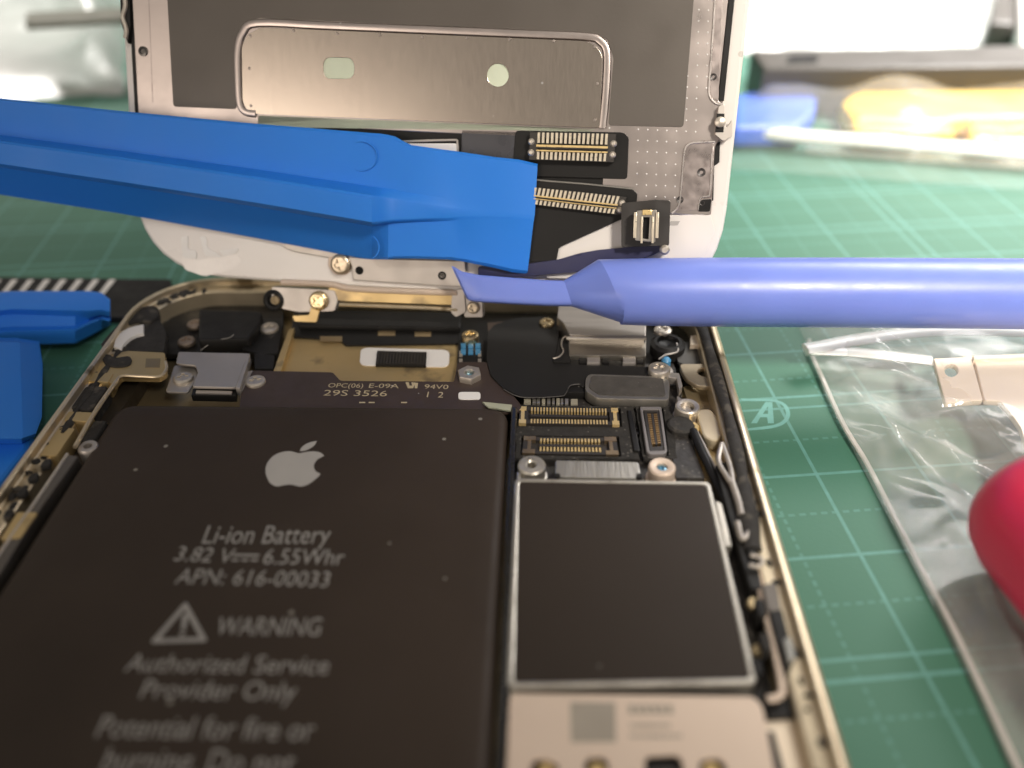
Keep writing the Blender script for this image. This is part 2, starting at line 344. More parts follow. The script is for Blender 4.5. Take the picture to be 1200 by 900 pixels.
# ================================================================== PHONE
PH = thing('open_phone', 'opened gold phone body lying on the cutting mat, battery and circuit board exposed', 'phone', (0, -69, 0))
def rrect(inset, z, n=10, W=67.1, H=138.3, rad=9.2):
    x = W/2-inset; y0 = -H+inset; y1 = -inset; r = max(.6, rad-inset); pts = []
    for cx, cy, a0 in ((x-r, y1-r, 0), (-x+r, y1-r, 90), (-x+r, y0+r, 180), (x-r, y0+r, 270)):
        for i in range(n+1):
            t = R(a0+90*i/n); pts.append(Vector((cx+r*math.cos(t), cy+r*math.sin(t), z)))
    return pts
link('housing_shell', sweep([rrect(*v) for v in ((2.6, .05), (1.0, .35), (.25, 1.1), (0, 2.2), (0, 4.2), (.12, 5.1))] + [rrect(*v) for v in ((.12, 5.1), (.35, 5.7))], True, 40), GOLD, PH) if False else None
prof = [(2.6, .05), (1.0, .35), (.25, 1.1), (0, 2.2), (0, 4.0), (.08, 4.9), (.3, 5.55), (.62, 5.95), (.8, 6.0), (1.0, 6.0), (1.1, 5.9), (1.15, 5.25), (1.25, 5.15), (2.35, 5.1), (2.5, 4.95), (2.6, 1.5), (3.4, 1.35)]
link('housing', sweep([rrect(*v) for v in prof], True, 38), RIM, PH)
# inner gold floor of the housing
plate('floor_plate', PH, GOLD, [tuple(p)[:2] for p in rrect(2.7, 0)], 1.36, 1.6, px=False, bev=.02)

# black adhesive residue and grime left on the ledge
random.seed(11); bl = []
def ledge(t, ins):                            # t: mm along the rim from the left flank over the top to the right flank
    pts = rrect(ins, 5.2, 16); pts = [p for p in pts if p.y > -75]
    return pts
lp = [p for p in rrect(1.75, 5.18, 40) if p.y > -12]
path = [Vector((31.8, y, 5.18)) for y in range(-70, -12, 1)] + lp + [Vector((-31.8, y, 5.18)) for y in range(-12, -70, -1)]
rv = []; rf = []
for k in range(130):
    p = random.choice(path); sx_ = random.uniform(.12, .5); sy_ = random.uniform(.15, .9); p = p + Vector((random.uniform(-.5, .5), random.uniform(-.7, .7), 0))
    if random.random() < .25: sx_ *= 1.5
    if abs(p.x) < 24: sx_, sy_ = sy_, sx_
    b0 = len(rv); n_ = 9
    for q in range(n_):
        an = 2*math.pi*q/n_; rr = random.uniform(.6, 1.1); rv.append(p+Vector((sx_*rr*math.cos(an), sy_*rr*math.sin(an), -.06)))
    for q in range(n_):
        an = 2*math.pi*q/n_; rv.append(p+Vector((sx_*.6*math.cos(an), sy_*.6*math.sin(an), random.uniform(.06, .2))))
    rf += [(b0+q, b0+(q+1) % n_, b0+n_+(q+1) % n_, b0+n_+q) for q in range(n_)] + [tuple(b0+n_+q for q in range(n_))]
link('adhesive_residue', mesh(rv, rf, 60), BLKR, PH)['kind'] = 'stuff'

# ---- battery
BX0, BX1, BY1, BY0, BZ = -28.0, 10.7, -24.1, -119.0, 5.2
def brr(ins, z, r=1.6, dx=0):
    pts = []
    for cx, cy, a0 in ((BX1-ins-r, BY1-ins-r, 0), (BX0+ins+r, BY1-ins-r, 90), (BX0+ins+r, BY0+ins+r, 180), (BX1-ins-r, BY0+ins+r, 270)):
        for i in range(6):
            t = R(a0+18*i); pts.append(Vector((cx+r*math.cos(t), cy+r*math.sin(t), z)))
    return pts
bat = link('battery', sweep([brr(.5, 1.65), brr(.05, 2.2), brr(0, 4.3), brr(.12, 4.8), brr(.4, 5.08), brr(.9, 5.17), brr(2.2, BZ)], True, 60), BATT, PH)
tb = 'battery_text'
text(tb, bat, PRINT, 'Li-ion Battery', G, (236, 637), (385, 637), (240, 616), BZ)
text(tb, bat, PRINT, '3.82 V', G, (203, 657), (270, 660), (207, 640), BZ)
text(tb, bat, PRINT, '6.55Whr', G, (307, 661), (402, 662), (311, 643), BZ)
flat('direct_current_mark', bat, PRINT, [(273, 649), (304, 649.5), (303.6, 652), (272.6, 651.5)], G, BZ)
for k in range(3):
    x = 271.5+k*11.5; flat('direct_current_mark', bat, PRINT, [(x, 655), (x+8, 655.2), (x+7.6, 657.6), (x-.4, 657.4)], G, BZ)
text(tb, bat, PRINT, 'APN: 616-00033', G, (204, 684), (384, 688), (209, 666), BZ)
text(tb, bat, PRINT, 'WARNING', G, (251, 744), (374, 745), (257, 723), BZ)
text(tb, bat, PRINT, 'Authorized Service', G, (145, 787), (384, 790), (152, 766), BZ)
text(tb, bat, PRINT, 'Provider Only', G, (163, 818), (345, 821), (171, 796), BZ)
text(tb, bat, PRINT, 'Potential for fire or', G, (111, 864), (366, 868), (119, 838), BZ)
text(tb, bat, PRINT, 'burning. Do not', G, (117, 904), (342, 908), (125, 876), BZ)
tri = [Vector(G.px(*p, BZ)) for p in ((175, 754), (244, 752), (218, 704))]; cen = sum(tri, Vector((0, 0)))/3
flat('warning_triangle', bat, PRINT, [rnd([tuple(p) for p in tri], .35, 3), rnd([tuple(cen+(p-cen)*.68) for p in tri], .15, 3)], G, BZ, px=False)
flat('warning_mark', bat, PRINT, [(212, 738), (214, 720), (221, 720), (217.5, 738)], G, BZ); flat('warning_mark', bat, PRINT, [(210, 745), (211, 741), (217, 741), (216, 745)], G, BZ)
# apple emblem
body = [(150.4,130.3),(141.7,145.9),(130.4,159.5),(116,165.8),(102.7,162.6),(88.4,159.5),(73.6,162.6),(60.9,166),(46.1,159.5),(34.4,145.4),(22,120.8),(16.8,91.4),(23.8,63.3),(38.6,48.4),(58.5,42.8),(73.9,46.4),(86.2,50),(99.7,45.7),(118.2,42.5),(136,46.5),(148.9,58.6)]
bite = [(148.9,58.6),(135.5,71),(130.8,89.6),(134,104),(142,115.4),(153.2,122.7)]
loop = cm([Vector(p) for p in body], 4)+cm([Vector(p) for p in bite], 4)[1:]
leaf = cm([Vector(p) for p in ((118.9,4),(117.5,17),(110.2,29.9),(99,39.5),(85.2,42.3))], 4)+cm([Vector(p) for p in ((85.2,42.3),(87,28),(94.4,16.3),(105.8,7.7),(118.9,4))], 4)[1:-1]
k_ = 5.15/136.5; ox, oy = G.px(337, 570, BZ)
conv = lambda L_: [(ox+(p.x-85)*k_, oy-(p.y-166)*k_) for p in L_]
flat('fruit_emblem', bat, M('emblem_print', (.36, .345, .325), 0, .5, .06, 300), conv(loop), G, BZ, px=False); flat('fruit_emblem', bat, MATS['emblem_print'], conv(leaf), G, BZ, px=False)
# dark wrap folded up along the battery's right flank
plate('battery_flank', PH, BATTE, [(11.0, -23.9), (11.55, -23.9), (11.55, -119), (11.0, -119)], 1.6, 5.0, bev=.15, px=False)
plate('battery_tab', PH, M('pale_green_tape', (.35, .36, .27), 0, .5), [(565, 470.5), (600, 474), (599, 481), (572, 477)], 4.5, 4.75)

# ---- battery flex board with its print
fb = plate('battery_flex', PH, FLEXB, [(296, 434), (390, 436), (399, 446), (532, 447), (536, 424), (570, 424), (612, 476), (606, 484), (280, 482), (282, 462)], 4.0, 4.3, r=.3)
text('flex_text', fb, FLEXT, 'OPC(06)', G, (384, 454), (425, 454.5), (384.5, 449), 4.3)
text('flex_text', fb, FLEXT, 'E-09A', G, (432, 454.5), (467, 455), (432.5, 449.5), 4.3)
text('flex_text', fb, FLEXT, '94V0', G, (497, 455.5), (525, 456), (497.5, 450.5), 4.3)
text('flex_text', fb, FLEXT, '29S 3526', G, (378.5, 463.5), (453, 464.5), (379, 457), 4.3)
text('flex_text', fb, FLEXT, '1  2', G, (500, 465.5), (519, 466), (500.5, 459), 4.3)
flat('flex_mark', fb, FLEXT, [(475, 448), (479, 448), (480, 452), (483, 452), (482, 448), (490, 449), (489, 455), (486, 455), (486, 451), (484, 455), (478, 455)], G, 4.3)
for x in (421, 432, 470): flat('flex_mark', fb, FLEXT, [(x, 471), (x+7, 471), (x+7, 472.4), (x, 472.4)], G, 4.3)
plate('white_pad', PH, WHITE, [(537, 459), (563, 459), (563, 468), (537, 468)], 4.3, 4.42, r=.4)

# ---- gold plate with slotted vibration window
gp = plate('gold_plate', PH, GOLDP, [(336, 396), (395, 399), (538, 404), (536, 447), (399, 446), (390, 437), (330, 437)], 2.9, 3.3, r=.25)
plate('gold_fold', gp, GOLDP, [(338, 386), (345, 384), (328, 438), (319, 438)], 3.0, 4.1, r=.1)
st = [G.px(x, y, 3.42) for x, y in ((423, 407), (527, 410), (526, 430), (421, 428))]
sl = plate('slot_ring', gp, WHITE, rnd(st, .95, 8), 3.3, 3.42, px=False, bev=.03)
plate('slot_core', gp, BLK, [(442, 410.5), (500, 412), (499, 428), (440, 427)], 3.3, 3.7, bev=.1)
cq = [G.px(x, y, 3.78) for x, y in ((443, 411), (499, 412.5), (498, 427), (441, 426))]
ribs = boxes([qbox(G, [quad_uv(cq, (i+.1)/16, .02), quad_uv(cq, (i+.75)/16, .02), quad_uv(cq, (i+.75)/16, .98), quad_uv(cq, (i+.1)/16, .98)], 3.6, 3.78) for i in range(16)])
link('slot_rib', ribs, M('dark_coil', (.05, .047, .044), .5, .4), gp)['kind'] = 'stuff'
# dark flex crossing behind the gold plate
df = plate('sensor_flex', PH, BLK, [(345, 362), (540, 366), (540, 402), (405, 404), (398, 398), (340, 394)], 3.3, 3.6, r=.3)
for x, y, ww, hh in ((375, 394, 26, 6), (443, 388, 20, 5), (486, 389, 19, 5)): plate('copper_pad', df, COPPER, [(x, y), (x+ww, y), (x+ww, y+hh), (x, y+hh)], 3.6, 3.66, bev=.02)
plate('flex_fold', df, BLK, [(350, 372), (540, 377), (540, 384), (350, 381)], 3.6, 4.3, r=.2, bev=.2)

# ---- speaker corner, left
plate('antenna_film', PH, BLK, [(140, 402), (160, 372), (190, 352), (215, 346), (232, 352), (250, 352), (300, 356), (332, 360), (330, 418), (300, 420), (200, 415), (180, 416), (140, 417)], 2.6, 3.2, r=.8)
plate('top_dark_filler', PH, BLK, [(2.0, -2.9), (31.5, -2.9), (31.5, -16), (13, -16), (13, -22), (2.0, -22)], 1.6, 2.7, px=False)  # black filler plate added to darken the gold floor below the display
cb = plate('speaker_cover', PH, BLK, [(233, 362), (300, 364), (307, 366), (305, 378), (291, 397), (232, 398)], 3.2, 5.2, r=.35, bev=.25)
plate('speaker_step', PH, BLK, [(292, 372), (332, 374), (326, 414), (305, 416), (283, 408)], 3.2, 4.1, r=.3, bev=.15)
plate('speaker_foot', PH, BLK, [(298, 414), (322, 416), (320, 432), (298, 432)], 3.2, 4.2, r=.2)
screw(PH, (315, 382), 1.05, 4.6); screw(PH, (228, 378), .95, 3.9, M('dull_screw', (.42, .34, .27), .9, .5)); screw(PH, (218, 398), 1.0, 3.9, MATS['dull_screw'])
tube('stray_hair', PH, M('hair', (.35, .33, .30), 0, .6), [G.p3(235, 411, 4.0), G.p3(250, 400, 4.8), G.p3(268, 396, 5.35), G.p3(274, 392, 5.4)], .035, 6)
# silver bracket with two ears
br = plate('bracket', PH, STEEL, [(209, 412), (294, 414), (289, 420), (276, 454), (225, 453), (232, 437), (229, 428), (206, 426)], 4.7, 5.0, r=[.3, .3, .1, .2, .2, .5, .5, .3][:1][0], bev=.08)
plate('bracket_wall', br, STEEL, [(288, 419), (293, 417), (281, 455), (276, 454)], 4.0, 4.95, bev=.08)
plate('bracket_ear', PH, STEEL, [(204, 428), (228, 427), (235, 436), (220, 460), (194, 459)], 3.95, 4.2, r=.35)
plate('bracket_ear', PH, STEEL, [(290, 434), (318, 435), (316, 446), (305, 462), (279, 461)], 3.95, 4.2, r=.5)
screw(PH, (214, 441), 1.05, 4.65); screw(PH, (299, 445), 1.05, 4.65)
plate('bracket_slot', PH, BLK, [(226, 455), (277, 456), (276, 464), (224, 463)], 3.6, 4.4); plate('bracket_lip', PH, STEEL, [(230, 457), (272, 458), (271, 461), (229, 460)], 4.3, 4.6, bev=.04)
# corner: gold tab, white arc, foam
gt = plate('gold_tab', PH, GOLDP, [(118, 417), (150, 411), (193, 413), (195, 434), (186, 440), (141, 439), (133, 450), (106, 440)], 4.4, 5.3, r=.3)
tube('gold_tab_edge', gt, RIM, [G.p3(134, 452, 5.35), G.p3(142, 441, 5.35), G.p3(165, 441, 5.35), G.p3(187, 441, 5.35), G.p3(195, 432, 5.35), G.p3(194, 424, 5.35)], .16, 8)
plate('gold_notch', gt, M('notch_dark_gold', (.34, .26, .14), .7, .4), [(171, 420), (188, 420), (187, 431), (170, 431)], 5.3, 5.34)
plate('foam_pad', PH, BLKR, [(116, 415), (128, 414), (134, 419), (152, 416), (155, 422), (151, 428), (138, 430), (124, 428)], 4.0, 5.5, r=.5, bev=.15)
wa = cm([Vector(G.px(x, y, 5.6)) for x, y in ((133, 406), (137, 394), (147, 386), (158, 382), (168, 380))], 5); wb = cm([Vector(G.px(x, y, 5.6)) for x, y in ((168, 390), (160, 392), (152, 396), (145, 403), (142, 409))], 5)
plate('white_arc', PH, WHITE, [tuple(p) for p in wa+wb], 4.8, 5.6, px=False, bev=.05)
fa = cm([Vector(G.px(x, y, 5.55)) for x, y in ((118, 402), (130, 388), (148, 371), (168, 359), (184, 359), (186, 370))], 5); fbk = cm([Vector(G.px(x, y, 5.55)) for x, y in ((176, 377), (158, 376), (140, 384), (128, 398), (124, 412))], 5)
plate('corner_foam', PH, BLKR, [tuple(p) for p in fa+fbk], 4.4, 5.55, px=False, bev=.2)
plate('corner_floor', PH, BLKR, [(120, 412), (150, 385), (186, 372), (195, 390), (192, 412), (150, 411)], 4.2, 5.2, r=.3)
# left flank, along the battery
plate('flank_floor', PH, M('flank_dark', (.05, .04, .028), .4, .5), [(-31.2, -17), (-28.6, -17), (-28.6, -118), (-31.2, -118)], 1.6, 3.4, px=False)
tube('side_foam', PH, BLKR, [Vector((-31.4, -14.5, 5.15)), Vector((-31.5, -19, 5.2)), Vector((-31.5, -24, 5.2)), Vector((-31.4, -29, 5.15))], lambda t: .32+.16*math.sin(t*23), 8, ry=.28, smooth=8)
tube('flank_rail', PH, RIM, [G.p3(137, 446, 5.5), G.p3(112, 482, 5.5), G.p3(88, 524, 5.5)], .22, 8)
for k, (x, y) in enumerate(((105, 436), (80, 482))): plate('flank_clip', PH, GOLDP, [(x, y), (x+28, y+1), (x+22, y+12), (x-5, y+10)], 3.4, 5.4, r=.2)
plate('foam_block', PH, BLKR, [(100, 452), (127, 452), (106, 482), (82, 478)], 3.4, 5.35, r=.4, bev=.2)
plate('foam_block', PH, BLKR, [(-29.6, -26.4), (-28.3, -26.4), (-28.3, -29.5), (-29.6, -29.5)], 3.4, 4.8, r=.3, bev=.2, px=False)
plate('flank_block', PH, GOLDP, [(70, 500), (88, 502), (66, 534), (46, 534)], 3.4, 5.3, r=.2)
lathe('flank_boss', PH, STEEL, (103, 523), [(.9, 3.5), (.95, 5.0), (.8, 5.25), (.42, 5.25), (.38, 4.6), (0, 4.6)], zpx=5.2)
gb = plate('side_button_bracket', PH, M('dark_grey_metal', (.16, .145, .13), .8, .38, .15, 200), [(78, 532), (92, 534), (50, 592), (0, 672), (-40, 730), (-60, 730), (40, 588)], 3.4, 5.2, r=.2, bev=.15)
tube('bracket_edge', gb, SCREW, [G.p3(79, 532, 5.2), G.p3(42, 587, 5.2), G.p3(-55, 728, 5.2)], .16, 8, smooth=4)
for x, y in ((35, 556), (22, 574), (6, 600), (50, 540)): plate('wear_patch', PH, BLKR, [(x, y), (x+10, y-4), (x+8, y+5), (x-4, y+8)], 5.0, 5.5, r=.3, bev=.05)
plate('flank_screw_plate', PH, GOLDP, [(20, 600), (44, 600), (24, 630), (0, 632)], 3.4, 5.3, r=.2)

# ---- centre column: small screw, chips, hex nut
screw(PH, (551, 391), .95, 4.9, GSCREW, h=1.0)
ch = plate('chip_strip', PH, BLK, [(537, 398), (566, 398), (566, 430), (535, 430)], 3.6, 3.9)
for i in range(3):
    for j in range(2): plate('chip', ch, BLUEC, [(540+i*8.5, 402+j*7), (546+i*8.5, 402+j*7), (546+i*8.5, 407+j*7), (540+i*8.5, 407+j*7)], 3.9, 4.15, bev=.04)
for x, y in ((538, 411), (560, 411), (538, 420), (560, 420)): plate('solder_pad', ch, SCREW, [(x, y), (x+4, y), (x+4, y+6), (x, y+6)], 3.9, 4.1, bev=.04)
hc = G.px(550, 436, 5.0)
hx = [(hc[0]+1.28*math.cos(R(30+60*i+12)), hc[1]+1.28*math.sin(R(30+60*i+12))) for i in range(6)]
hn = plate('hex_standoff', PH, SCREW, [hx, circ(hc, .5, 20)], 3.9, 5.0, px=False, bev=.1)
lathe('hex_base', hn, GSCREW, hc, [(1.5, 3.4), (1.5, 3.85), (1.3, 4.0), (.5, 4.0)])
lathe('hex_core', hn, M('blue_thread', (.22, .40, .52), .8, .3), hc, [(.5, 4.2), (.42, 4.55), (0, 4.55)])

# ---- logic board
pcb = plate('logic_board', PH, PCB, [(11.9, -15), (28.3, -14), (28.6, -34.5), (30.3, -36), (30.3, -60), (11.9, -60)], 2.8, 3.4, px=False, r=.4)
fl = [(572, 388), (580, 380), (606, 372), (640, 371), (654, 376), (655, 414), (664, 426), (690, 428), (768, 430), (770, 440), (700, 440), (688, 444), (684, 455), (678, 450), (667, 452), (662, 461), (655, 464), (612, 465), (590, 455), (575, 440), (570, 420)]
fp = plate('black_film', PH, FILM, fl, 4.35, 4.5, r=.45, bev=.03)
plate('film_flap', fp, M('brown_flap', (.075, .05, .036), .2, .45), [(571, 378), (600, 376), (582, 382), (573, 396)], 4.3, 4.36)
tube('film_edge', fp, M('film_edge_grey', (.10, .095, .09), .3, .35), [G.p3(x, y, 4.5) for x, y in ((590, 456), (612, 465.5), (655, 464.5), (663, 461), (668, 452), (679, 450))], .05, 6)
plate('film_support', PH, BLK, [(13, -14.5), (24, -14.5), (24, -20.6), (13, -20.6)], 3.4, 4.3, px=False)
# camera can
cc = plate('camera_can', PH, STEELB, [(655, 352), (757, 356), (757, 394), (667, 392), (660, 378), (653, 372)], 3.4, 6.0, r=.25, bev=.1)
plate('camera_front', PH, M('satin_steel_dark', (.42, .39, .34), 1.0, .38, .08, 150, .06, .3, 600, stretch=(1, 10, 10)), [(666, 398), (757, 398), (757, 417), (667, 416)], 3.4, 4.9, r=.1)
tube('camera_edge', cc, SCREW, [G.p3(664, 396.5, 5.75), G.p3(700, 396.8, 5.75), G.p3(757, 396.5, 5.75)], .2, 8)
tube('can_seam', cc, SCREW, [G.p3(x, y, 5.0) for x, y in ((668, 393), (660, 396), (658, 404), (660, 412), (655, 418), (648, 420))], .09, 6)
plate('camera_recess', PH, BLK, [(655, 396), (668, 396), (669, 424), (648, 424), (652, 414)], 4.5, 4.75, r=.2)
for x in (688, 730): plate('camera_tab', PH, STEEL, [(x, 418.5), (x+15, 418.5), (x+15, 425), (x, 425)], 4.3, 4.75, bev=.06)
for x in (679, 706, 746): plate('camera_gap', PH, BLK, [(x, 418), (x+8, 418), (x+8, 425), (x, 425)], 4.3, 4.58, bev=.02)
# foam topped bracket
fq = plate('connector_cover', PH, M('cover_steel', (.34, .32, .285), .8, .42), [(690, 438), (780, 441), (785, 448), (784, 469), (700, 467), (686, 458), (686, 444)], 3.6, 4.8, r=.5, bev=.08)
plate('cover_foam', fq, M('cover_foam_grey', (.055, .05, .045), 0, .85, .3, 900, .05, .8, 2600, speck=.2, sps=1600, spcol=(.14, .13, .115)), [(693, 440), (777, 443), (780, 464), (702, 462), (690, 454)], 4.8, 4.9, r=.4, bev=.04)
screw(PH, (773, 430), 1.15, 5.4, h=.9)
lathe('screw_collar', PH, STEEL, (773, 434), [(1.45, 3.6), (1.45, 4.4), (1.3, 4.5), (.3, 4.5)], zpx=4.5)
plate('corner_clip', PH, STEEL, [(778, 436), (796, 437), (800, 452), (796, 458), (793, 443), (777, 441)], 3.8, 4.7, r=.15)
screw(PH, (641, 376), .85, 4.9, GSCREW); screw(PH, (777, 385), 1.0, 5.2)
lathe('lens_ring', PH, BLK, (783, 400), [(1.9, 3.4), (1.9, 4.6), (1.5, 4.9), (1.2, 4.9), (1.0, 4.5), (0, 4.3)], zpx=4.9)
lathe('lens', PH, BLUEC, (781, 420), [(.5, 3.8), (.5, 4.4), (.3, 4.65), (0, 4.7)], zpx=4.6)
tube('wire_loop', PH, STEEL, [G.p3(x, y, 4.8) for x, y in ((793, 402), (794, 412), (780, 416), (772, 421))], .10, 6)

# ---- board connectors
def connector(par, quad, n, z0, z1, fr=G, clip=PIN, pinm=PIN, lo=.16, hi=.84, ends=True, post=False, rows=((.02, .26), (.74, .98)), pw=.52):
    q = [fr.px(x, y, z1) for x, y in quad]
    body = link('connector', boxes([qbox(fr, q, z0, z0+(z1-z0)*.55)] + [qbox(fr, [quad_uv(q, u0, v0), quad_uv(q, u1, v0), quad_uv(q, u1, v1), quad_uv(q, u0, v1)], z0+(z1-z0)*.55+.002, z1)
            for u0, u1, v0, v1 in ((0, 1, .0, .2), (0, 1, .8, 1.), (0, .09, .2, .8), (.91, 1, .2, .8), (lo, hi, .43, .57))]), CONN, par)
    for r0, r1 in rows:
        bl = []
        for i in range(n):
            u0 = lo+(hi-lo)*(i+.5-pw/2)/n; u1 = lo+(hi-lo)*(i+.5+pw/2)/n
            bl.append(qbox(fr, [quad_uv(q, u0, r0), quad_uv(q, u1, r0), quad_uv(q, u1, r1), quad_uv(q, u0, r1)], z0+.1, z1+.05))
        link('pin_row', boxes(bl), pinm, body)['kind'] = 'stuff'
    if post:
        link('contact_bar', boxes([qbox(fr, [quad_uv(q, lo, v0), quad_uv(q, hi, v0), quad_uv(q, hi, v1), quad_uv(q, lo, v1)], z0+.1, z1+.06) for v0, v1 in ((.44, .52), (.63, .68))]), PIN, body)
        for u in (.02, .98):
            for v in (.34, .74): lathe('end_post', body, clip, quad_uv(q, u, v), [(.34, z0), (.34, z1), (.2, z1+.15), (0, z1+.17)], fr, 14)
    elif ends:
        for u0, u1 in ((.0, lo-.04), (hi+.04, 1.)):
            bl = [qbox(fr, [quad_uv(q, u0, a_), quad_uv(q, u1, a_), quad_uv(q, u1, b_), quad_uv(q, u0, b_)], z0+.1, z1+.07) for a_, b_ in ((-.02, .22), (.78, 1.02))]
            um = (u0+u1)/2; bl.append(qbox(fr, [quad_uv(q, um-.018, .22), quad_uv(q, um+.018, .22), quad_uv(q, um+.018, .78), quad_uv(q, um-.018, .78)], z0+.1, z1+.03))
            link('end_clip', boxes(bl), clip, body)
    return body
connector(PH, [(609, 477), (724, 479), (726, 498), (608, 496)], 25, 3.4, 4.2, lo=.11, hi=.89)
connector(PH, [(614, 512), (722, 513), (725, 533), (612, 531)], 18, 3.4, 4.1, clip=M('tarnished_clip', (.36, .27, .17), .9, .4), lo=.17, hi=.83, rows=((.10, .30), (.62, .86)))
# turned receptacle
cv = connector(PH, [(773, 479), (779, 527), (762, 529), (754, 479)], 14, 3.4, 4.3, pinm=M('bronze_pin', (.50, .32, .14), .9, .38), ends=False, lo=.12, hi=.86, rows=((.2, .42), (.6, .82)))
vq = [G.px(x, y, 4.5) for x, y in ((750, 476), (775, 476), (782, 528), (778, 532), (762, 532), (758, 529))]
vi = [G.px(x, y, 4.5) for x, y in ((753, 479), (772.5, 479), (779, 527), (761.5, 528))]
plate('receptacle_frame', cv, M('grey_receptacle', (.22, .205, .20), .4, .5), [rnd(vq, .2), vi], 3.4, 4.45, px=False, bev=.05)
def foam(outer, holes):
    o_ = []
    for a_, b_ in zip(outer, outer[1:]+outer[:1]):
        for k in range(8): x, y = lerp(a_, b_, k/8); o_.append((x+random.uniform(-1.2, 1.2), y+random.uniform(-1.0, 1.0)))
    plate('connector_foam', PH, M('sponge_black', (.020, .018, .016), 0, .95, .4, 1200, .03, 1.0, 3200, speck=.35, sps=2600, spr=.3, spcol=(.075, .068, .06)), [o_]+holes, 3.45, 3.95, bev=.05)
random.seed(21)
foam([(604, 474), (742, 477), (750, 538), (604, 537)], [[(607, 476), (727, 478), (729, 500), (606, 499)], [(611, 510), (725, 511), (728, 535), (610, 533)]])
foam([(744, 475), (786, 475), (793, 537), (754, 538)], [[(749, 475.6), (777, 476), (784, 534), (757, 534)]])
# tiny components along the film edge
random.seed(3)
for i, (x, ww) in enumerate(((614, 8), (624, 4), (629, 4), (635, 4), (641, 4), (647, 3), (652, 4), (657, 3), (662, 4), (669, 8))):
    plate('chip_component', PH, SHFRAME if i % 3 else M('ceramic_chip', (.28, .26, .20), 0, .5), [(x, 465+i*.25), (x+ww, 465+i*.25), (x+ww, 472+i*.2), (x, 472+i*.2)], 3.4, 4.1, bev=.04)
bl = []
for i in range(46):
    x = random.choice([random.uniform(606, 745), random.uniform(728, 750), random.uniform(606, 760)]); y = random.choice([random.uniform(500, 510), random.uniform(500, 510), random.uniform(534, 540), random.uniform(474, 540) if x > 729 else 505])
    a_ = G.px(x, y, 3.55); s1, s2 = random.choice(((.16, .1), (.1, .16), (.24, .14))); bl.append(qbox(G, [(a_[0]-s1, a_[1]+s2), (a_[0]+s1, a_[1]+s2), (a_[0]+s1, a_[1]-s2), (a_[0]-s1, a_[1]-s2)], 3.4, 3.5+random.random()*.15))
link('tiny_components', boxes(bl), CONN, PH)['kind'] = 'stuff'
plate('board_wall', PH, BLK, [(735, 480), (741, 481), (750, 528), (743, 528)], 3.4, 4.2, bev=.1)
plate('board_plate', PH, PCB, [(783, 478), (800, 500), (812, 520), (826, 560), (792, 560), (787, 530)], 3.4, 3.9, bev=.05)

# ---- standoffs and main shield
standoff(PH, (623, 544), 1.28, .42, 5.05, 1.6, SHFRAME); so = standoff(PH, (776, 546), 1.22, .5, 5.1, 1.7, NICKEL)
lathe('blue_thread', so, MATS['blue_thread'], (776, 546), [(.5, 4.6), (.45, 4.8), (.25, 4.82), (.22, 4.5), (0, 4.5)], zpx=5.1)
standoff(PH, (806, 475), 1.2, .68, 5.1, 1.6, SCREW)
plate('standoff_lug', PH, STEEL, [(793, 463), (803, 470), (814, 484), (808, 489), (795, 476)], 3.9, 4.5, r=.3)
lathe('grommet', PH, BLKR, (798, 496), [(1.25, 3.4), (1.3, 4.4), (1.1, 4.6), (0, 4.65)], zpx=4.6)
lathe('antenna_socket', PH, PIN, (811, 499), [(.8, 3.4), (.8, 4.0), (.6, 4.2), (.3, 4.2), (.2, 4.0), (0, 4.0)], zpx=4.2)
tube('antenna_cable', PH, BLK, [G.p3(x, y, 4.3) for x, y in ((812, 505), (822, 528), (838, 562), (852, 592), (862, 625))], .42, 10)
tube('antenna_cable', PH, STEEL, [G.p3(x, y, 4.4) for x, y in ((816, 505), (828, 528), (846, 566), (853, 586))], .14, 8)
SQ = [(603, 560), (832, 564), (888, 801), (594, 806)]
sq = [G.px(x, y, 5.2) for x, y in SQ]
def inset(q, d):
    c = Vector((sum(p[0] for p in q)/4, sum(p[1] for p in q)/4)); return [(p[0]+math.copysign(d, c.x-p[0]), p[1]+math.copysign(d, c.y-p[1])) for p in q]
shd = plate('shield_frame', PH, SHFRAME, [rnd(sq, .6), rnd(inset(sq, .45), .4)], 3.2, 5.2, px=False, bev=.12)
plate('shield_film', shd, SHFILM, rnd(inset(sq, .40), .4), 4.6, 5.14, px=False, bev=.05)
pt = plate('shield_flap', PH, M('flap_steel', (.50, .48, .43), .95, .40, .08, 200, .08, .35, 500, stretch=(10, 1, 10)), [(651, 539), (748, 541), (752, 561), (650, 559)], 3.5, 4.7, r=.25, bev=.1)
for x in (653, 749): lathe('flap_hole', pt, BLK, (x, 558), [(.28, 4.0), (.28, 5.0), (0, 5.0)], zpx=4.9, seg=16)
plate('board_side_wall', PH, SHFRAME, [(11.75, -33), (12.15, -33), (12.15, -66), (11.75, -66)], 2.4, 4.7, px=False, bev=.1)
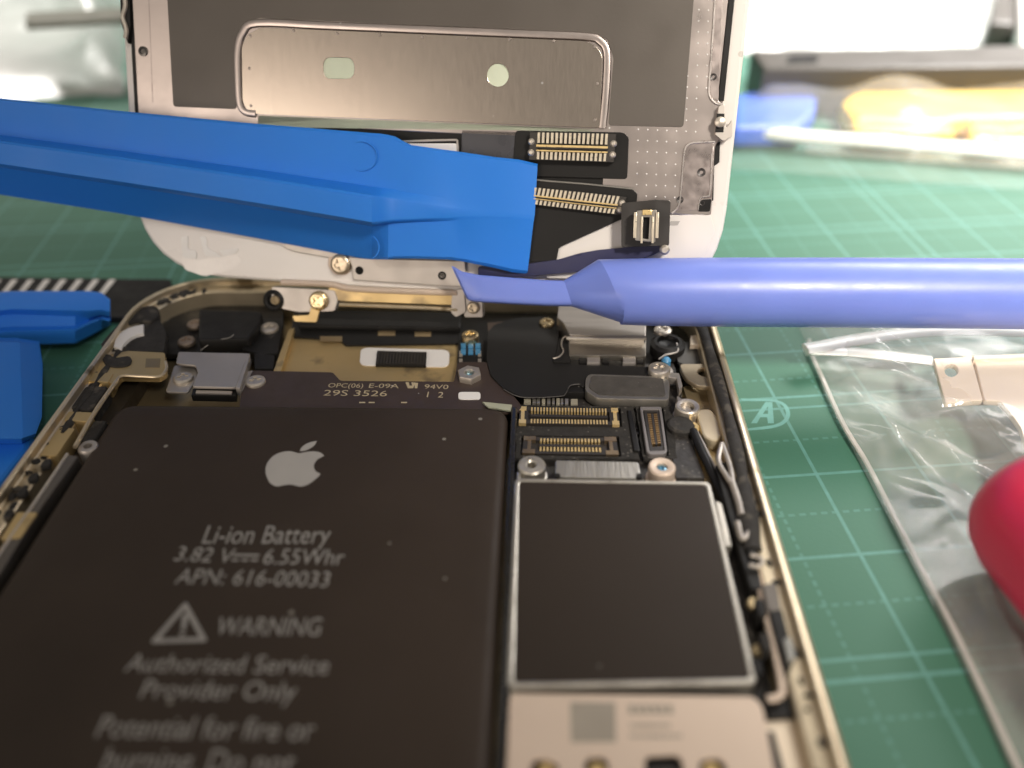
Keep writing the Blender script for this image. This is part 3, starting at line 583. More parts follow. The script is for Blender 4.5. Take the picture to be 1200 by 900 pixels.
# lower shield with its printed label and round ports
LS = [(597, 812), (884, 816), (894, 828), (925, 990), (590, 990)]
holes = [[(624, 890), (641, 889), (655, 896), (653, 906), (620, 906)], [(686, 888), (705, 886), (713, 892), (712, 906), (684, 906)], [(756, 886), (793, 884), (799, 890), (802, 912), (755, 914)], [(820, 890), (843, 888), (850, 895), (852, 908), (820, 908)]]
hl = [rnd([G.px(x, y, 5.0) for x, y in h], .35) for h in holes]
ls = plate('lower_shield', PH, NICKEL, [rnd([G.px(x, y, 5.0) for x, y in LS], .6)] + hl, 4.7, 5.0, px=False, bev=.08)
plate('lower_board', PH, BLK, [(12.2, -57.5), (29.5, -57.5), (30, -75), (12.2, -75)], 2.8, 4.1, px=False)
for x in (640, 700, 834): lathe('port_post', ls, PIN, (x, 902), [(.55, 4.1), (.55, 4.5), (.4, 4.62), (0, 4.62)], zpx=4.6)
plate('port_block', ls, CONN, [(760, 897), (795, 896), (797, 912), (760, 912)], 4.1, 4.5)
flat('printed_square', ls, GRYPRINT, [(668, 823), (721, 823), (722, 870), (669, 870)], G, 5.0)
random.seed(5)
def smear(x0, x1, y0, y1, n, slant=0):
    x = x0
    for i in range(n):
        ww = (x1-x0)/n*random.uniform(.62, .8); flat('printed_mark', ls, GRYPRINT, [(x, y0), (x+ww, y0), (x+ww+1, y1), (x+1, y1)], G, 5.0); x += (x1-x0)/n
smear(736, 790, 826, 837, 6); smear(738, 786, 848, 853, 9); smear(738, 800, 860, 865, 11)
plate('lower_flank', PH, SHFRAME, [(11.9, -56.5), (12.7, -56.5), (12.7, -80), (11.9, -80)], 2.4, 4.6, px=False, bev=.1)
for y in (835, 866): plate('flank_notch', PH, BLK, [(594, y), (601, y), (601, y+8), (594, y+8)], 4.5, 4.75)
plate('corner_pad', PH, PALEG, [(893, 845), (948, 842), (975, 990), (925, 990)], 3.4, 4.0, r=.2)

# ---- right flank: gasket, lug, button parts
lug = plate('gold_lug', PH, M('satin_gold_lug', (.56, .48, .35), .9, .34), [[(797, 426), (836, 427), (843, 438), (838, 451), (822, 453), (806, 445), (799, 434)], circ(G.px(830, 435, 4.6), 1.15, 24)], 4.1, 4.6, r=[.5, 0], bev=.1) if False else None
lq = [G.px(x, y, 4.6) for x, y in ((796, 426), (836, 426), (846, 432), (844, 447), (834, 453), (818, 452), (804, 443), (798, 434))]
lug = plate('gold_lug', PH, M('satin_gold_lug', (.42, .355, .26), .8, .42), [rnd(lq, .5), circ(G.px(828, 436, 4.6), .95, 24, .8)], 4.0, 4.6, px=False, bev=.12)
plate('lug_back', PH, M('grey_film', (.07, .068, .064), .2, .5), [(792, 400), (838, 402), (846, 440), (800, 426), (794, 424)], 3.4, 3.9, r=.3)
wa = cm([Vector(G.px(x, y, 4.6)) for x, y in ((809, 393), (818, 393), (830, 400), (838, 412), (838, 424))], 5); wb = cm([Vector(G.px(x, y, 4.6)) for x, y in ((834, 424), (829, 413), (822, 405), (809, 404))], 5)
plate('silver_arc', PH, PALEG, [tuple(p) for p in wa+wb], 4.0, 4.6, px=False, bev=.08)
tube('gasket_strip', PH, BLKR, [Vector(p) for p in ((28.5, -3.6, 5.5), (30.6, -6.5, 5.5), (31.6, -10.5, 5.5), (31.75, -18, 5.5), (31.8, -26, 5.5), (31.6, -33, 5.5), (31.2, -39, 5.4), (30.9, -42.5, 5.3))], lambda t: .58+.08*math.sin(t*31)+(.18 if t > .75 else 0), 10, ry=.42)
plate('flank_wall', PH, GOLD, [(800, 452), (842, 452), (858, 500), (880, 590), (900, 680), (960, 900), (900, 905), (852, 600), (830, 530), (812, 490)], 1.7, 3.2, r=.4)
plate('flank_pad', PH, M('pale_gold_pad', (.60, .51, .36), .5, .42), [(815, 480), (832, 478), (842, 490), (846, 512), (838, 518), (824, 512)], 3.2, 4.4, r=.6, bev=.2)
# button mechanism
bm_ = plate('button_frame', PH, BLK, [(838, 545), (852, 540), (868, 590), (884, 640), (894, 690), (880, 690), (862, 630)], 2.6, 5.15, r=.3)
for pts, r_ in ((((846, 520), (842, 540), (850, 556), (858, 566), (855, 545), (846, 520)), .22), (((862, 580), (872, 598), (878, 620), (870, 632), (864, 612)), .25), (((858, 566), (866, 590), (869, 604)), .3), (((880, 650), (892, 655), (890, 664), (878, 662)), .18)):
    tube('spring_wire', PH, SCREW, [G.p3(x, y, 5.5) for x, y in pts], r_, 8)
for x, y in ((868, 584), (862, 604), (874, 636), (884, 700), (890, 740), (880, 770)):
    plate('button_part', PH, random.choice((BLK, BLKR, STEEL)), [(x, y), (x+11, y+2), (x+15, y+20), (x+5, y+22)], 3.0, 5.2+random.random()*.3, r=.25, bev=.12)
plate('volume_pad', PH, M('grey_rubber', (.16, .145, .13), 0, .6), [(893, 684), (910, 682), (916, 714), (900, 716)], 3.0, 5.5, r=.3, bev=.15)
plate('volume_pad', PH, BLK, [(901, 716), (916, 712), (932, 772), (922, 790), (914, 765)], 2.6, 5.4, r=.3, bev=.1)
plate('volume_switch', PH, M('grey_switch', (.28, .28, .26), .4, .4), [(918, 748), (927, 745), (933, 772), (924, 775)], 4.0, 5.75, r=.2, bev=.1)
tube('silver_rail', PH, NICKEL, [G.p3(x, y, 4.9) for x, y in ((886, 664), (893, 700), (904, 745), (914, 790), (917, 812))], .26, 8, ry=.2)
tube('silver_rail', PH, NICKEL, [G.p3(x, y, 4.9) for x, y in ((917, 812), (910, 818), (899, 819))], .28, 8, ry=.2)
screw(PH, (884, 705), .55, 4.8, GSCREW); screw(PH, (889, 760), .5, 4.6, GSCREW)
plate('dark_block', PH, BLK, [(896, 812), (938, 818), (944, 838), (900, 840)], 2.6, 4.4, r=.2)
plate('flank_clip', PH, SHFRAME, [(838, 586), (846, 590), (858, 640), (850, 640)], 3.4, 4.8, r=.15)

# ================================================================== LIFTED DISPLAY
DP = thing('display_panel', 'white framed phone display lifted upright, its bare metal back plate facing the battery', 'display panel', P.w(0, 3, 0))
def prr(x0, x1, y0, y1, r): return rnd([(x0, y0), (x1, y0), (x1, y1), (x0, y1)], r, 9)
plate('glass_frame', DP, GLASSW, prr(-32.9, 32.9, 2.9, 136, 11), -1.7, -.05, P, bev=.35, px=False)
bp_ = P.px(785, 251, .5)[1]
xl = P.px(162, 137, .5)[0]; xr = P.px(843, 100, .5)[0]
bplate = plate('back_plate', DP, PLATE, [(xl, 130), (xl, bp_+1.0), (xl+2, bp_), (-18, bp_), (-18, bp_+7), (20, bp_+7), (20, bp_), (P.px(834, 247, .5)[0], bp_), (P.px(838, 170, .5)[0], P.px(838, 170, .5)[1]), (P.px(847, 160, .5)[0], P.px(847, 160, .5)[1]), (P.px(848, 122, .5)[0], P.px(848, 122, .5)[1]), (xr, P.px(843, 118, .5)[1]), (xr, 130)], -.04, .5, P, bev=.1, r=.5, px=False)
plate('plate_side_strip', DP, BLK, [(xl-.55, 130), (xl-.55, 14), (xl-.02, 14), (xl-.02, 130)], -.04, .2, P, px=False, bev=.02)  # black strip along the left edge of the back plate
plate('side_seal', DP, BLK, [(xr+.02, 130), (xr+.02, P.px(843, 118, .3)[1]), (xr+.62, P.px(843, 118, .3)[1]), (xr+.62, 130)], -.04, .4, P, px=False, bev=.1)
plate('side_seal', DP, BLK, [(835, 168), (844, 166), (843, 190), (837, 195), (836, 235), (832, 236)], -.04, .3, P, bev=.05)
plate('dark_window', DP, DARKF, [(188, -260), (196, 0), (203, 125), (277, 128), (275, 62), (283, 34), (302, 21), (690, 38), (712, 46), (719, 68), (713, 147), (801, 149), (813, 0), (838, -260)], .5, .56, P, r=.35, bev=.02)
rimp = [P.p3(x, y, .55) for x, y in ((300, 133), (288, 131), (281, 121), (279, 90), (279, 58), (285, 38), (302, 27), (380, 30), (500, 35), (620, 40), (688, 43), (703, 48), (711, 60), (711, 90), (709, 120), (706, 150))]
tube('insert_rim', DP, PLATE, rimp, .42, 8, ry=.28, up=tuple(P.N), smooth=4)
ip = [P.px(x, y, .7) for x, y in ((301, 134), (288, 128), (284, 118), (283, 55), (290, 40), (305, 32), (686, 48), (699, 54), (706, 66), (703, 150), (600, 146))]
h1 = rnd([P.px(x, y, .7) for x, y in ((379, 67), (415, 68), (415, 92), (379, 92))], .9, 6); h2 = circ(P.px(583.5, 88, .7), 1.12, 28)
ins = plate('insert_plate', DP, INSERT, [rnd(ip, .4), h1, h2], .58, .7, P, bev=.03, px=False)
plate('diffuser_layer', DP, M('hole_pale_green', (.60, .66, .52), 0, .5), [(370, 60), (600, 70), (600, 105), (370, 100)], .565, .60, P, bev=.01)
for x, y in ((293, 42), (292, 80), (294, 124), (344, 36), (395, 39), (445, 41), (495, 43), (547, 44), (597, 46), (649, 48), (696, 55), (700, 98), (697, 141)):
    lathe('weld_dimple', ins, M('dimple_grey', (.33, .29, .265), .9, .4), (x, y), [(.17, .7), (.15, .74), (0, .75)], P, 12, zpx=.72)
plate('pale_edge_layer', DP, GREENY, [(302, 135), (600, 147), (700, 151), (690, 155), (600, 153), (302, 149)], .1, .5, P, bev=.03)
plate('dark_edge_layer', DP, BLK, [(302, 148), (620, 153), (735, 155), (735, 210), (724, 258), (655, 304), (560, 300), (430, 284), (302, 245)], -.02, .35, P, bev=.03)
eb = plate('earpiece_box', DP, WHITE, [(470, 168), (535, 168), (534, 200), (470, 200)], .36, 1.0, P, r=.3)
tube('earpiece_edge', eb, STEEL, [P.p3(x, y, 1.02) for x, y in ((468, 166), (528, 164), (536, 167), (536, 185))], .12, 6, up=tuple(P.N), smooth=3)
plate('grey_window', DP, M('smoked_film', (.055, .055, .062), 0, .3), [(541, 152), (606, 154), (604, 200), (540, 196)], .36, .5, P)
# first display connector
f1 = plate('flex_cable', DP, FILM, [(604, 153), (730, 155), (737, 160), (735, 210), (600, 206)], .36, .62, P, r=.35)
connector(DP, [(621, 155), (722, 157), (719, 190), (620, 187)], 16, .62, 1.5, P, clip=SCREW, pinm=TINP, lo=.08, hi=.92, rows=((.0, .38), (.70, .98)), pw=.55, post=True)
# second display connector
f2 = plate('flex_cable', DP, FILM, [(600, 208), (640, 212), (740, 221), (747, 226), (746, 240), (733, 255), (726, 258), (655, 290), (652, 306), (600, 308)], .66, .9, P, r=.3)
tube('flex_edge', f2, M('flex_edge_grey', (.26, .25, .23), .4, .35), [P.p3(x, y, .92) for x, y in ((612, 209), (640, 212), (690, 216), (742, 221.5))], .10, 6, up=tuple(P.N))
connector(DP, [(600, 217), (734, 231), (727, 252), (596, 236)], 24, .9, 1.45, P, clip=SCREW, pinm=TINP, lo=.04, hi=.95, rows=((.0, .45), (.72, .98)), pw=.55, post=True)
# white chin between the cables
plate('chin_white', DP, GLASSW, [(640, 262), (728, 250), (800, 252), (832, 250), (838, 270), (826, 300), (780, 330), (640, 326)], -.02, .5, P, r=.4)
plate('chin_slot', DP, M('grey_slot', (.42, .40, .38), 0, .5), [(786, 259), (797, 259), (794, 264), (783, 264)], .5, .53, P, bev=.01)
# third small connector on its own tail
f3 = plate('sensor_tail', DP, M('tail_grey_black', (.032, .029, .027), 0, .42, .15, 300), [(728, 238), (770, 234), (786, 235), (784, 288), (728, 290)], 2.2, 2.5, P, r=.25)
cs = [P.px(x, y, 3.8) for x, y in ((746, 247), (770, 246), (768, 284), (744, 282))]
c3 = plate('connector', DP, M('small_connector_grey', (.30, .28, .25), .6, .4), [rnd(cs, .15), [quad_uv(cs, .36, .22), quad_uv(cs, .66, .22), quad_uv(cs, .66, .92), quad_uv(cs, .36, .92)]], 3.0, 3.8, P, px=False, bev=.05)
plate('connector_slot', c3, BLK, [(750, 252), (764, 252), (764, 283), (749, 283)], 3.0, 3.2, P)
plate('gold_contact', c3, PIN, [(753, 246), (764, 246), (764, 252), (753, 252)], 3.6, 3.95, P)
for x in (743, 769): plate('connector_wall', c3, TINP, [(x, 249), (x+3.5, 249), (x+2.5, 279), (x-1, 279)], 3.0, 4.0, P, bev=.04)
for x in (751, 764): plate('contact_leg', c3, TINP, [(x, 254), (x+2.5, 254), (x+2, 285), (x-.5, 285)], 3.2, 3.95, P, bev=.03)
rb_t = [(560, 312), (612, 310), (655, 304), (678, 297), (700, 293), (745, 289), (783, 282)]; rb_b = [(784, 288), (768, 298), (726, 314), (690, 318), (640, 322), (600, 326), (560, 328)]
plate('sensor_ribbon', DP, RIBB, rb_t+rb_b, .92, 1.15, P, r=.4)
lathe('tail_screw', DP, SCREW, (779, 293), [(.5, 1.0), (.5, 3.0), (.3, 3.2), (0, 3.2)], P, 16, zpx=3.0)
# right hand pockets of the plate
pk = plate('plate_pocket', DP, POCKET, [(803, 169), (836, 167), (834, 232), (820, 233), (818, 246), (792, 248), (797, 236), (801, 180)], .5, .54, P, bev=.01)
tube('pocket_edge', pk, M('bright_edge', (.75, .70, .67), .9, .3), [P.p3(x, y, .56) for x, y in ((787, 250), (794, 243), (797, 233), (800, 200), (802, 178), (806, 170), (815, 167), (838, 166))], .13, 6, up=tuple(P.N), smooth=4)
tube('pocket_edge', pk, MATS['bright_edge'], [P.p3(x, y, .56) for x, y in ((834, 180), (832, 224), (829, 230), (821, 232), (818, 246))], .09, 6, up=tuple(P.N), smooth=4)
pk2 = plate('plate_pocket', DP, POCKET, [(841, -60), (849, -60), (842, 118), (835, 116), (832, 106)], .5, .54, P, bev=.01)
tube('pocket_edge', pk2, MATS['bright_edge'], [P.p3(x, y, .56) for x, y in ((842, -60), (838, 0), (834, 60), (831, 100), (832, 113), (839, 121), (847, 122))], .12, 6, up=tuple(P.N), smooth=4)
plate('corner_dark', DP, BLK, [(822, 234), (834, 233), (832, 248), (818, 248)], .5, .58, P, r=.2)
for x, y, r_ in ((836, 90, .34), (822, 202, .42), (797, 234, .36), (823, 238, .25)):
    lathe('plate_hole', DP, M('hole_dark', (.06, .055, .055), .5, .4), (x, y), [(r_, .5), (r_, .60), (r_*.6, .56), (0, .5)], P, 18, zpx=.6)
lathe('plate_screw', DP, M('dark_screw', (.10, .095, .09), .8, .35), (167, 60), [(.52, .5), (.5, .66), (.3, .7), (.25, .6), (0, .6)], P, 20, zpx=.66)
plate('plate_seam', DP, POCKET, [(170, -100), (171.2, -100), (179.5, 120), (178.3, 120)], .5, .512, P, bev=.003)
cl = plate('side_clip', DP, STEEL, [(842, 124), (849, 121), (851, 150), (858, 140), (858, 160), (848, 166), (838, 158)], .4, 1.2, P, r=.2)
plate('clip_recess', cl, BLK, [(840, 133), (849, 133), (848, 155), (838, 155)], 1.2, 1.3, P); lathe('clip_rivet', cl, SCREW, (844, 143), [(.55, 1.3), (.5, 1.6), (.2, 1.75), (0, 1.75)], P, 16, zpx=1.5)
lc = plate('side_clip', DP, BLK, [(140, -60), (149, -60), (153, 30), (150, 52), (146, 40), (141, 25)], -1.2, .6, P, r=.2)
tube('clip_spring', lc, SCREW, [P.p3(x, y, .7) for x, y in ((143, -20), (147, 5), (144, 20), (148, 34), (147, 45))], .25, 8, up=tuple(P.N))
# field of small embossed dots
dots = []
for i in range(-2, 10):
    for j in range(-14, 14):
        x = 737+i*11.2+(j % 2)*.0 - j*.35; y = 138+j*13.0+i*.5
        if y < -30 or y > 236: continue
        if y < 150 and x < 806-(y-60)*.1: continue
        lim = 797 if y > 160 else 838-(y)*.07
        if x > lim-3 or (y > 150 and x < 739): continue
        c = P.px(x, y, .5); dots.append([P.w(c[0]+.12*math.cos(k*math.pi/2), c[1]+.12*math.sin(k*math.pi/2), .49) for k in range(4)]+[P.w(c[0]+.05*math.cos(k*math.pi/2), c[1]+.05*math.sin(k*math.pi/2), .55) for k in range(4)])
link('embossed_dots', boxes(dots), M('dot_bright', (.92, .89, .86), .2, .3), DP)['kind'] = 'stuff'
# chin hardware
bk = plate('chin_bracket', DP, STEEL, [[(403, 301), (430, 303), (545, 306), (545, 336), (520, 335), (414, 328), (412, 310)]], .0, .5, P, r=.3)
for x, y in ((421, 317), (518, 323)): lathe('bracket_hole', bk, BLK, (x, y), [(.46, .5), (.46, .56), (.3, .5), (0, .5)], P, 20, zpx=.55)
screw(DP, (398, 310), 1.15, .9, M('warm_screw', (.52, .44, .33), .95, .35), P, .7)
plate('screw_seat', DP, NICKEL, [(385, 300), (407, 300), (412, 312), (407, 322), (392, 322), (384, 312)], -.03, .3, P, r=.4)
gs = plate('chin_fold', DP, GOLDP, [(385, 337), (470, 341), (536, 344), (540, 358), (400, 353), (384, 350)], -.9, .1, P, r=.2)
tube('chin_fold_edge', gs, RIM, [P.p3(x, y, .25) for x, y in ((398, 357), (440, 358.5), (500, 361), (536, 363))], .22, 8, up=tuple(P.N))
tube('chin_fold_edge', gs, NICKEL, [P.p3(x, y, .2) for x, y in ((330, 331), (385, 333), (410, 338), (470, 341), (536, 343))], .35, 8, up=tuple(P.N))
plate('fold_end', gs, STEEL, [(530, 340), (544, 338), (546, 366), (534, 372), (528, 366)], -.6, .4, P, r=.25)
hb = plate('hinge_bracket', DP, STEEL, [(318, 336), (392, 340), (396, 352), (392, 365), (350, 366), (330, 362), (318, 350)], -.8, .2, P, r=.3)
screw(DP, (372, 353), 1.1, .75, GSCREW, P, .6, rot=.8)
plate('hinge_foot', hb, GOLDP, [(365, 356), (376, 357), (371, 378), (345, 377), (342, 370), (362, 369)], .2, .5, P, r=.2)
lathe('hinge_ring', hb, BLK, (318, 353), [(1.25, -.6), (1.25, .2), (1.0, .4), (.7, .3), (.6, .0), (0, .0)], P, zpx=.8)
screw(DP, (322, 352), .6, .45, M('dull_gold_screw', (.30, .24, .15), .8, .5), P, .6)
plate('chin_lug', DP, STEEL, [(543, 348), (565, 348), (566, 372), (544, 372)], -1.0, .2, P, r=.2); screw(DP, (554, 361), .7, .6, MATS['warm_screw'], P)
for pts in (((212, 278), (220, 276), (220, 292), (230, 294), (230, 304), (214, 302)), ((234, 277), (241, 277), (243, 291), (253, 296), (262, 302), (240, 300)), ((256, 293), (280, 291), (276, 297), (262, 301))):
    plate('tape_residue', DP, M('residue_white', (.86, .83, .80), 0, .5), list(pts), -.05, .06, P, r=.25, bev=.01)
plate('clear_tape', DP, M('tape_sheen', (.82, .78, .74), 0, .22), [(211, 300), (232, 305), (278, 297), (284, 306), (272, 316), (240, 324), (216, 316)], -.05, .0, P, r=.5, bev=.01)
plate('chin_plate', DP, STEEL, [(329, 274), (340, 286), (420, 300), (405, 305), (345, 295), (333, 290)], -.04, .25, P, r=.2)

# ================================================================== TOOLS
BT = 'blue nylon opening tools'
def pry_tool(name, label, stations, fr, mat=BLUE, group=BT):
    rings = []
    for top, rdg, rbt, bot, h, rh, th in stations:
        dr = max(0., min(1., (rh-.95)/1.2)); dp = dr*max(0, min(5.5, h-1.0))
        m1 = lerp(top, rdg, .86); m2 = lerp(rbt, bot, .06)
        c0 = lerp(top, rdg, .05); c1 = lerp(bot, rbt, .06)
        seq = [(top, h-th), (top, h-.35), (c0, h), (m1, h), (rdg, h+rh*.92), (lerp(rdg, rbt, .1), h+rh), (lerp(rdg, rbt, .92), h+rh), (rbt, h+rh*.85), (m2, h-.05-.3*dp), (c1, h-.1-dp), (bot, h-.4-dp), (bot, h-.7-dp)]
        rings.append([fr.p3(p[0], p[1], hh) for p, hh in seq])
    o = link(name, sweep(rings, True, 28), mat); tag(o, label, 'pry tool', group); return o
def stn(x, yt, yr, yb, yo, h, rh, th=1.6, dx=0): return ((x+dx, yt), (x+dx*.45, yr), (x+dx*.25, yb), (x-dx, yo), h, rh, th)
held = [stn(-70, 109, 156, 182, 216, 7.4, 2.3, 2.4), stn(0, 115, 165, 194, 228, 6.8, 2.3, 2.4), stn(140, 130, 184, 215, 250, 5.7, 2.3, 2.2), stn(300, 145, 207, 240, 279, 4.5, 2.3, 2.0), stn(425, 155, 227, 261, 303, 3.5, 2.3, 1.8),
        stn(436, 156, 229, 263, 304, 3.4, 2.15, 1.8), stn(445, 156.5, 230, 262, 304, 3.35, 1.5, 1.8), stn(455, 158, 231, 260, 304, 3.25, .95, 1.7), stn(463, 160, 232, 259, 303, 3.2, .75, 1.7), stn(472, 165, 234, 258.5, 303, 3.1, .66, 1.7), stn(482, 170, 235, 258, 303, 3.0, .62, 1.6),
        stn(525, 176, 242, 256, 304, 2.7, .3, 1.4), stn(540, 178, 244, 254, 306, 2.5, .04, 1.3), stn(580, 184, 247, 254, 314, 2.2, .03, 1.1), stn(604, 187, 249, 255, 319, 2.0, .03, 1.0, 4), stn(624, 192, 252, 258, 321, 1.45, .02, .55, 6)]
ht = thing('pry_tool', 'broad blue nylon pry tool held flat against the back of the lifted display', 'pry tool', P.p3(620, 320, 1), BT)
hb_ = pry_tool('tool_blade', '', held, P); 
for k in ('label', 'category', 'group'): del hb_[k]
hb_.parent = ht; hb_.location = -ht.location
tube('moulding_ring', ht, BLUE, [P.p3(424+18*math.cos(R(t)), 183+17*math.sin(R(t)), 3.5) for t in range(0, 361, 30)], .10, 6, up=tuple(P.N), smooth=3)
tube('moulding_ring', ht, BLUE, [P.p3(430+14*math.cos(R(t)), 290+15*math.sin(R(t)), 3.4) for t in range(-60, 61, 20)], .08, 6, up=tuple(P.N), smooth=3)

# lilac round stick with a flat blade tip
def stick():
    rings = []
    for x, y, ry, rz, dep, sl, ex in ((1340, 348, 42.5, 42, 86.5, 0, 2), (1200, 344.5, 41.5, 41, 86.5, 0, 2), (1000, 343, 41, 41, 86.5, 0, 2), (850, 342.5, 40.5, 40.5, 86.6, 0, 2), (760, 342.3, 39.5, 39.5, 86.8, 0, 2), (728, 342, 38.5, 38, 86.9, 0, 2), (715, 341.5, 37, 36, 87.0, 15, 2.2), (665, 344, 15, 11, 88.2, 5, 3.5), (640, 343.5, 15, 10, 88.5, 0, 4), (600, 341, 15.5, 9, 89.0, 1, 4), (565, 338.5, 16, 8.5, 89.4, 3, 4), (549, 336, 17.5, 8, 89.6, 7, 4), (541, 332.5, 20, 7, 89.8, 9, 4), (538, 331, 19, 5, 89.9, 9, 4)):
        C = CAM + ray(x, y)*dep; k = dep/FPX; ring = []
        for j in range(28):
            t = 2*math.pi*j/28; c, s_ = math.cos(t), math.sin(t)
            c = math.copysign(abs(c)**(2/ex), c); s_ = math.copysign(abs(s_)**(2/ex), s_)
            ring.append(C + UP*(ry*k*c) - RT*(sl*k*c) + FW*(rz*k*s_))
        rings.append(ring)
    return sweep(rings, True, 20)
o = link('plastic_stick', stick(), LILAC); tag(o, 'round lilac blue plastic stick with a flat tip lying across the phone top', 'spudger')

# blue tools at the left of the phone
def chan(x, ys, dx=0): return [G.p3(x+dx*k, y, z) for k, (y, z) in enumerate(zip(ys, (5.6, 5.9, 5.6, 4.4, 3.4, 3.6, 3.4, 1.6)))] + [G.p3(x, ys[0]+30, .1), G.p3(x, ys[0]+22, .1)]
rings = [chan(-60, (342, 344, 364, 370, 384, 389, 391, 405)), chan(0, (342, 344, 364, 370, 384, 389, 391, 405)), chan(14, (341, 343, 362, 368, 383, 388, 390, 404)), chan(88, (341, 343, 364, 371, 382, 386, 388, 402)), chan(104, (341, 343, 364, 371, 376, 377, 380, 394)), chan(119, (343, 345, 363, 369, 370, 371, 374, 386)), chan(129, (351, 353, 365, 370, 372, 374, 376, 380))]
o = link('pry_tool', sweep(rings, True, 30), BLUE); tag(o, 'hollow channelled blue pry tool lying beside the striped ruler', 'pry tool', BT)
rings = [[G.p3(-90, 401, 5.4), G.p3(-90, 514, 5.4), G.p3(-90, 520, 3.4), G.p3(-90, 396, 3.4)], [G.p3(21, 401, 5.4), G.p3(25, 514, 5.4), G.p3(26, 520, 3.4), G.p3(21, 396, 3.4)], [G.p3(23.5, 401.5, 5.35), G.p3(27, 513, 5.35), G.p3(28, 518, 3.4), G.p3(23.5, 397, 3.4)], [G.p3(46, 403, 4.3), G.p3(42, 508, 4.3), G.p3(41, 512, 3.4), G.p3(46, 400, 3.4)], [G.p3(50, 428, 3.9), G.p3(49, 489, 3.9), G.p3(48, 492, 3.4), G.p3(50, 426, 3.4)]]
o = link('pry_tool', sweep(rings, True, 22), BLUE); tag(o, 'wedge ended blue pry tool stacked on top beside the phone edge', 'pry tool', BT)
o = plate('pry_tool', None, BLUE, [(-90, 500), (38, 506), (34, 524), (16, 545), (0, 566), (-90, 640)], .05, 3.35, r=.6, bev=.4); tag(o, 'lowest blue pry tool, mostly covered by the wedge ended one', 'pry tool', BT)

# black ruler with white graduation
RU = thing('ruler', 'black ruler with white graduation stripes lying on the mat behind the blue tools', 'ruler', at_z(60, 345, 0))
plate('ruler_body', RU, RULER, [(-160, 323), (200, 327), (200, 372), (-160, 372)], .02, .9, bev=.1)
for k in range(22):
    x = -120+k*19.1
    if x > 136: break
    y0 = 327.5 if x > -100 else 326; h = 26
    flat('graduation_stripe', RU, TICK, [(x, y0), (x+7.5, y0), (x+7.5-h*.80, y0+h), (x-h*.80, y0+h)], G, .905, .006)

# ================================================================== BAGS AND THEIR CONTENTS
def fbm(x, y, s, o=4, seed=0):
    v = 0; a_ = 1
    for i in range(o): v += a_*noise.noise(Vector((x/s*2**i+seed, y/s*2**i-seed, seed*1.7+i*3))); a_ *= .5
    return v
def ridge(x, y, s, seed=0): return (1-abs(noise.noise(Vector((x/s+seed, y/s+seed*2, seed)))))**5
edge = [(945, 372), (945, 400), (946, 412), (958, 440), (984, 498), (1012, 545), (1040, 600), (1075, 668), (1110, 735), (1150, 820), (1186, 900), (1250, 1040)]
eg = [at_z(x, y, .4) for x, y in edge]; eg[0] = Vector((eg[1].x, 7, .4))
def left_x(y):
    for a_, b_ in zip(eg, eg[1:]):
        if a_.y >= y >= b_.y: t = (a_.y-y)/(a_.y-b_.y+1e-9); return a_.x+(b_.x-a_.x)*t
    return eg[-1].x
ZB = thing('zip_bag', 'clear zip bag with a milky closure lying on the mat beside the phone', 'plastic bag', (90, -35, 0))
FOLDS = [([(990, 462), (1040, 520), (1085, 585), (1130, 660), (1168, 745), (1215, 850)], 1.7, .75), ([(1062, 545), (1100, 590), (1140, 650), (1195, 745)], 1.4, .6), ([(985, 448), (1030, 458), (1085, 476)], .9, .5), ([(1040, 478), (1080, 500), (1150, 505)], .9, .5), ([(1015, 530), (1060, 610), (1100, 700), (1150, 800)], 1.0, .6), ([(1110, 480), (1135, 520), (1180, 540)], .8, .45), ([(1095, 540), (1135, 560), (1180, 560)], .9, .4), ([(955, 425), (1000, 470), (1030, 530)], .7, .4)]
FOLDS = [([Vector(at_z(x, y, 2.0)[:2]) for x, y in f], a_, w_) for f, a_, w_ in FOLDS]
def folds(x, y):
    p = Vector((x+.5*noise.noise(Vector((x/3, y/3, 1))), y+.5*noise.noise(Vector((x/3, y/3, 7))))); z = 0
    for f, a_, w_ in FOLDS:
        d = 99
        for q, r_ in zip(f, f[1:]):
            v = r_-q; t = max(0, min(1, (p-q).dot(v)/v.length_squared)); d = min(d, (q+v*t-p).length)
        if d < w_*4: z += a_*math.exp(-abs(d/w_)**1.4)
    return z
def bag_z(x, y, u):
    e = min(1, u*7); e = e*(2-e); ft = max(0, min(1, (7-y)/8))
    along = (x-left_x(y))
    soft = lambda a_, b_, sc2, sd: (1-abs(noise.noise(Vector((a_/sc2+sd, b_/sc2+sd*2, sd)))))**2.6
    z = .5 + e*ft*(1.9+1.0*fbm(x, y, 22, 3, 2) + 1.3*soft(x+y*.55, (x*.25-y)*.16, 7, 3)*min(1, along/6) + 1.1*soft((x+y*.62), (x*.62-y)*.12, 4.2, 5) + .7*soft(x*.5-y*.4, x*.3+y*.3, 5, 8) + .35*soft(x, y, 3.4, 12) + folds(x, y))
    k = max(0, min(1, (x-52)/6))*max(0, min(1, (y+42)/8))*max(0, min(1, (-6-y)/4)); k = k*k*(3-2*k)
    z = max(z, z*(1-k)+(5.25+.35*fbm(x, y, 6, 2, 4))*k)
    return max(.35, z)
NU, NV = 200, 240; vs = []; fs = []
for j in range(NV+1):
    y = 6.9-j*(6.9+72)/NV; x0 = left_x(y)
    for i in range(NU+1):
        u = i/NU; x = x0+(155-x0)*u**1.35; vs.append((x, y, bag_z(x, y, u)))
for j in range(NV):
    for i in range(NU): k = j*(NU+1)+i; fs.append((k, k+1, k+NU+2, k+NU+1))
link('film_front', mesh(vs, fs, 60), BAG, ZB)
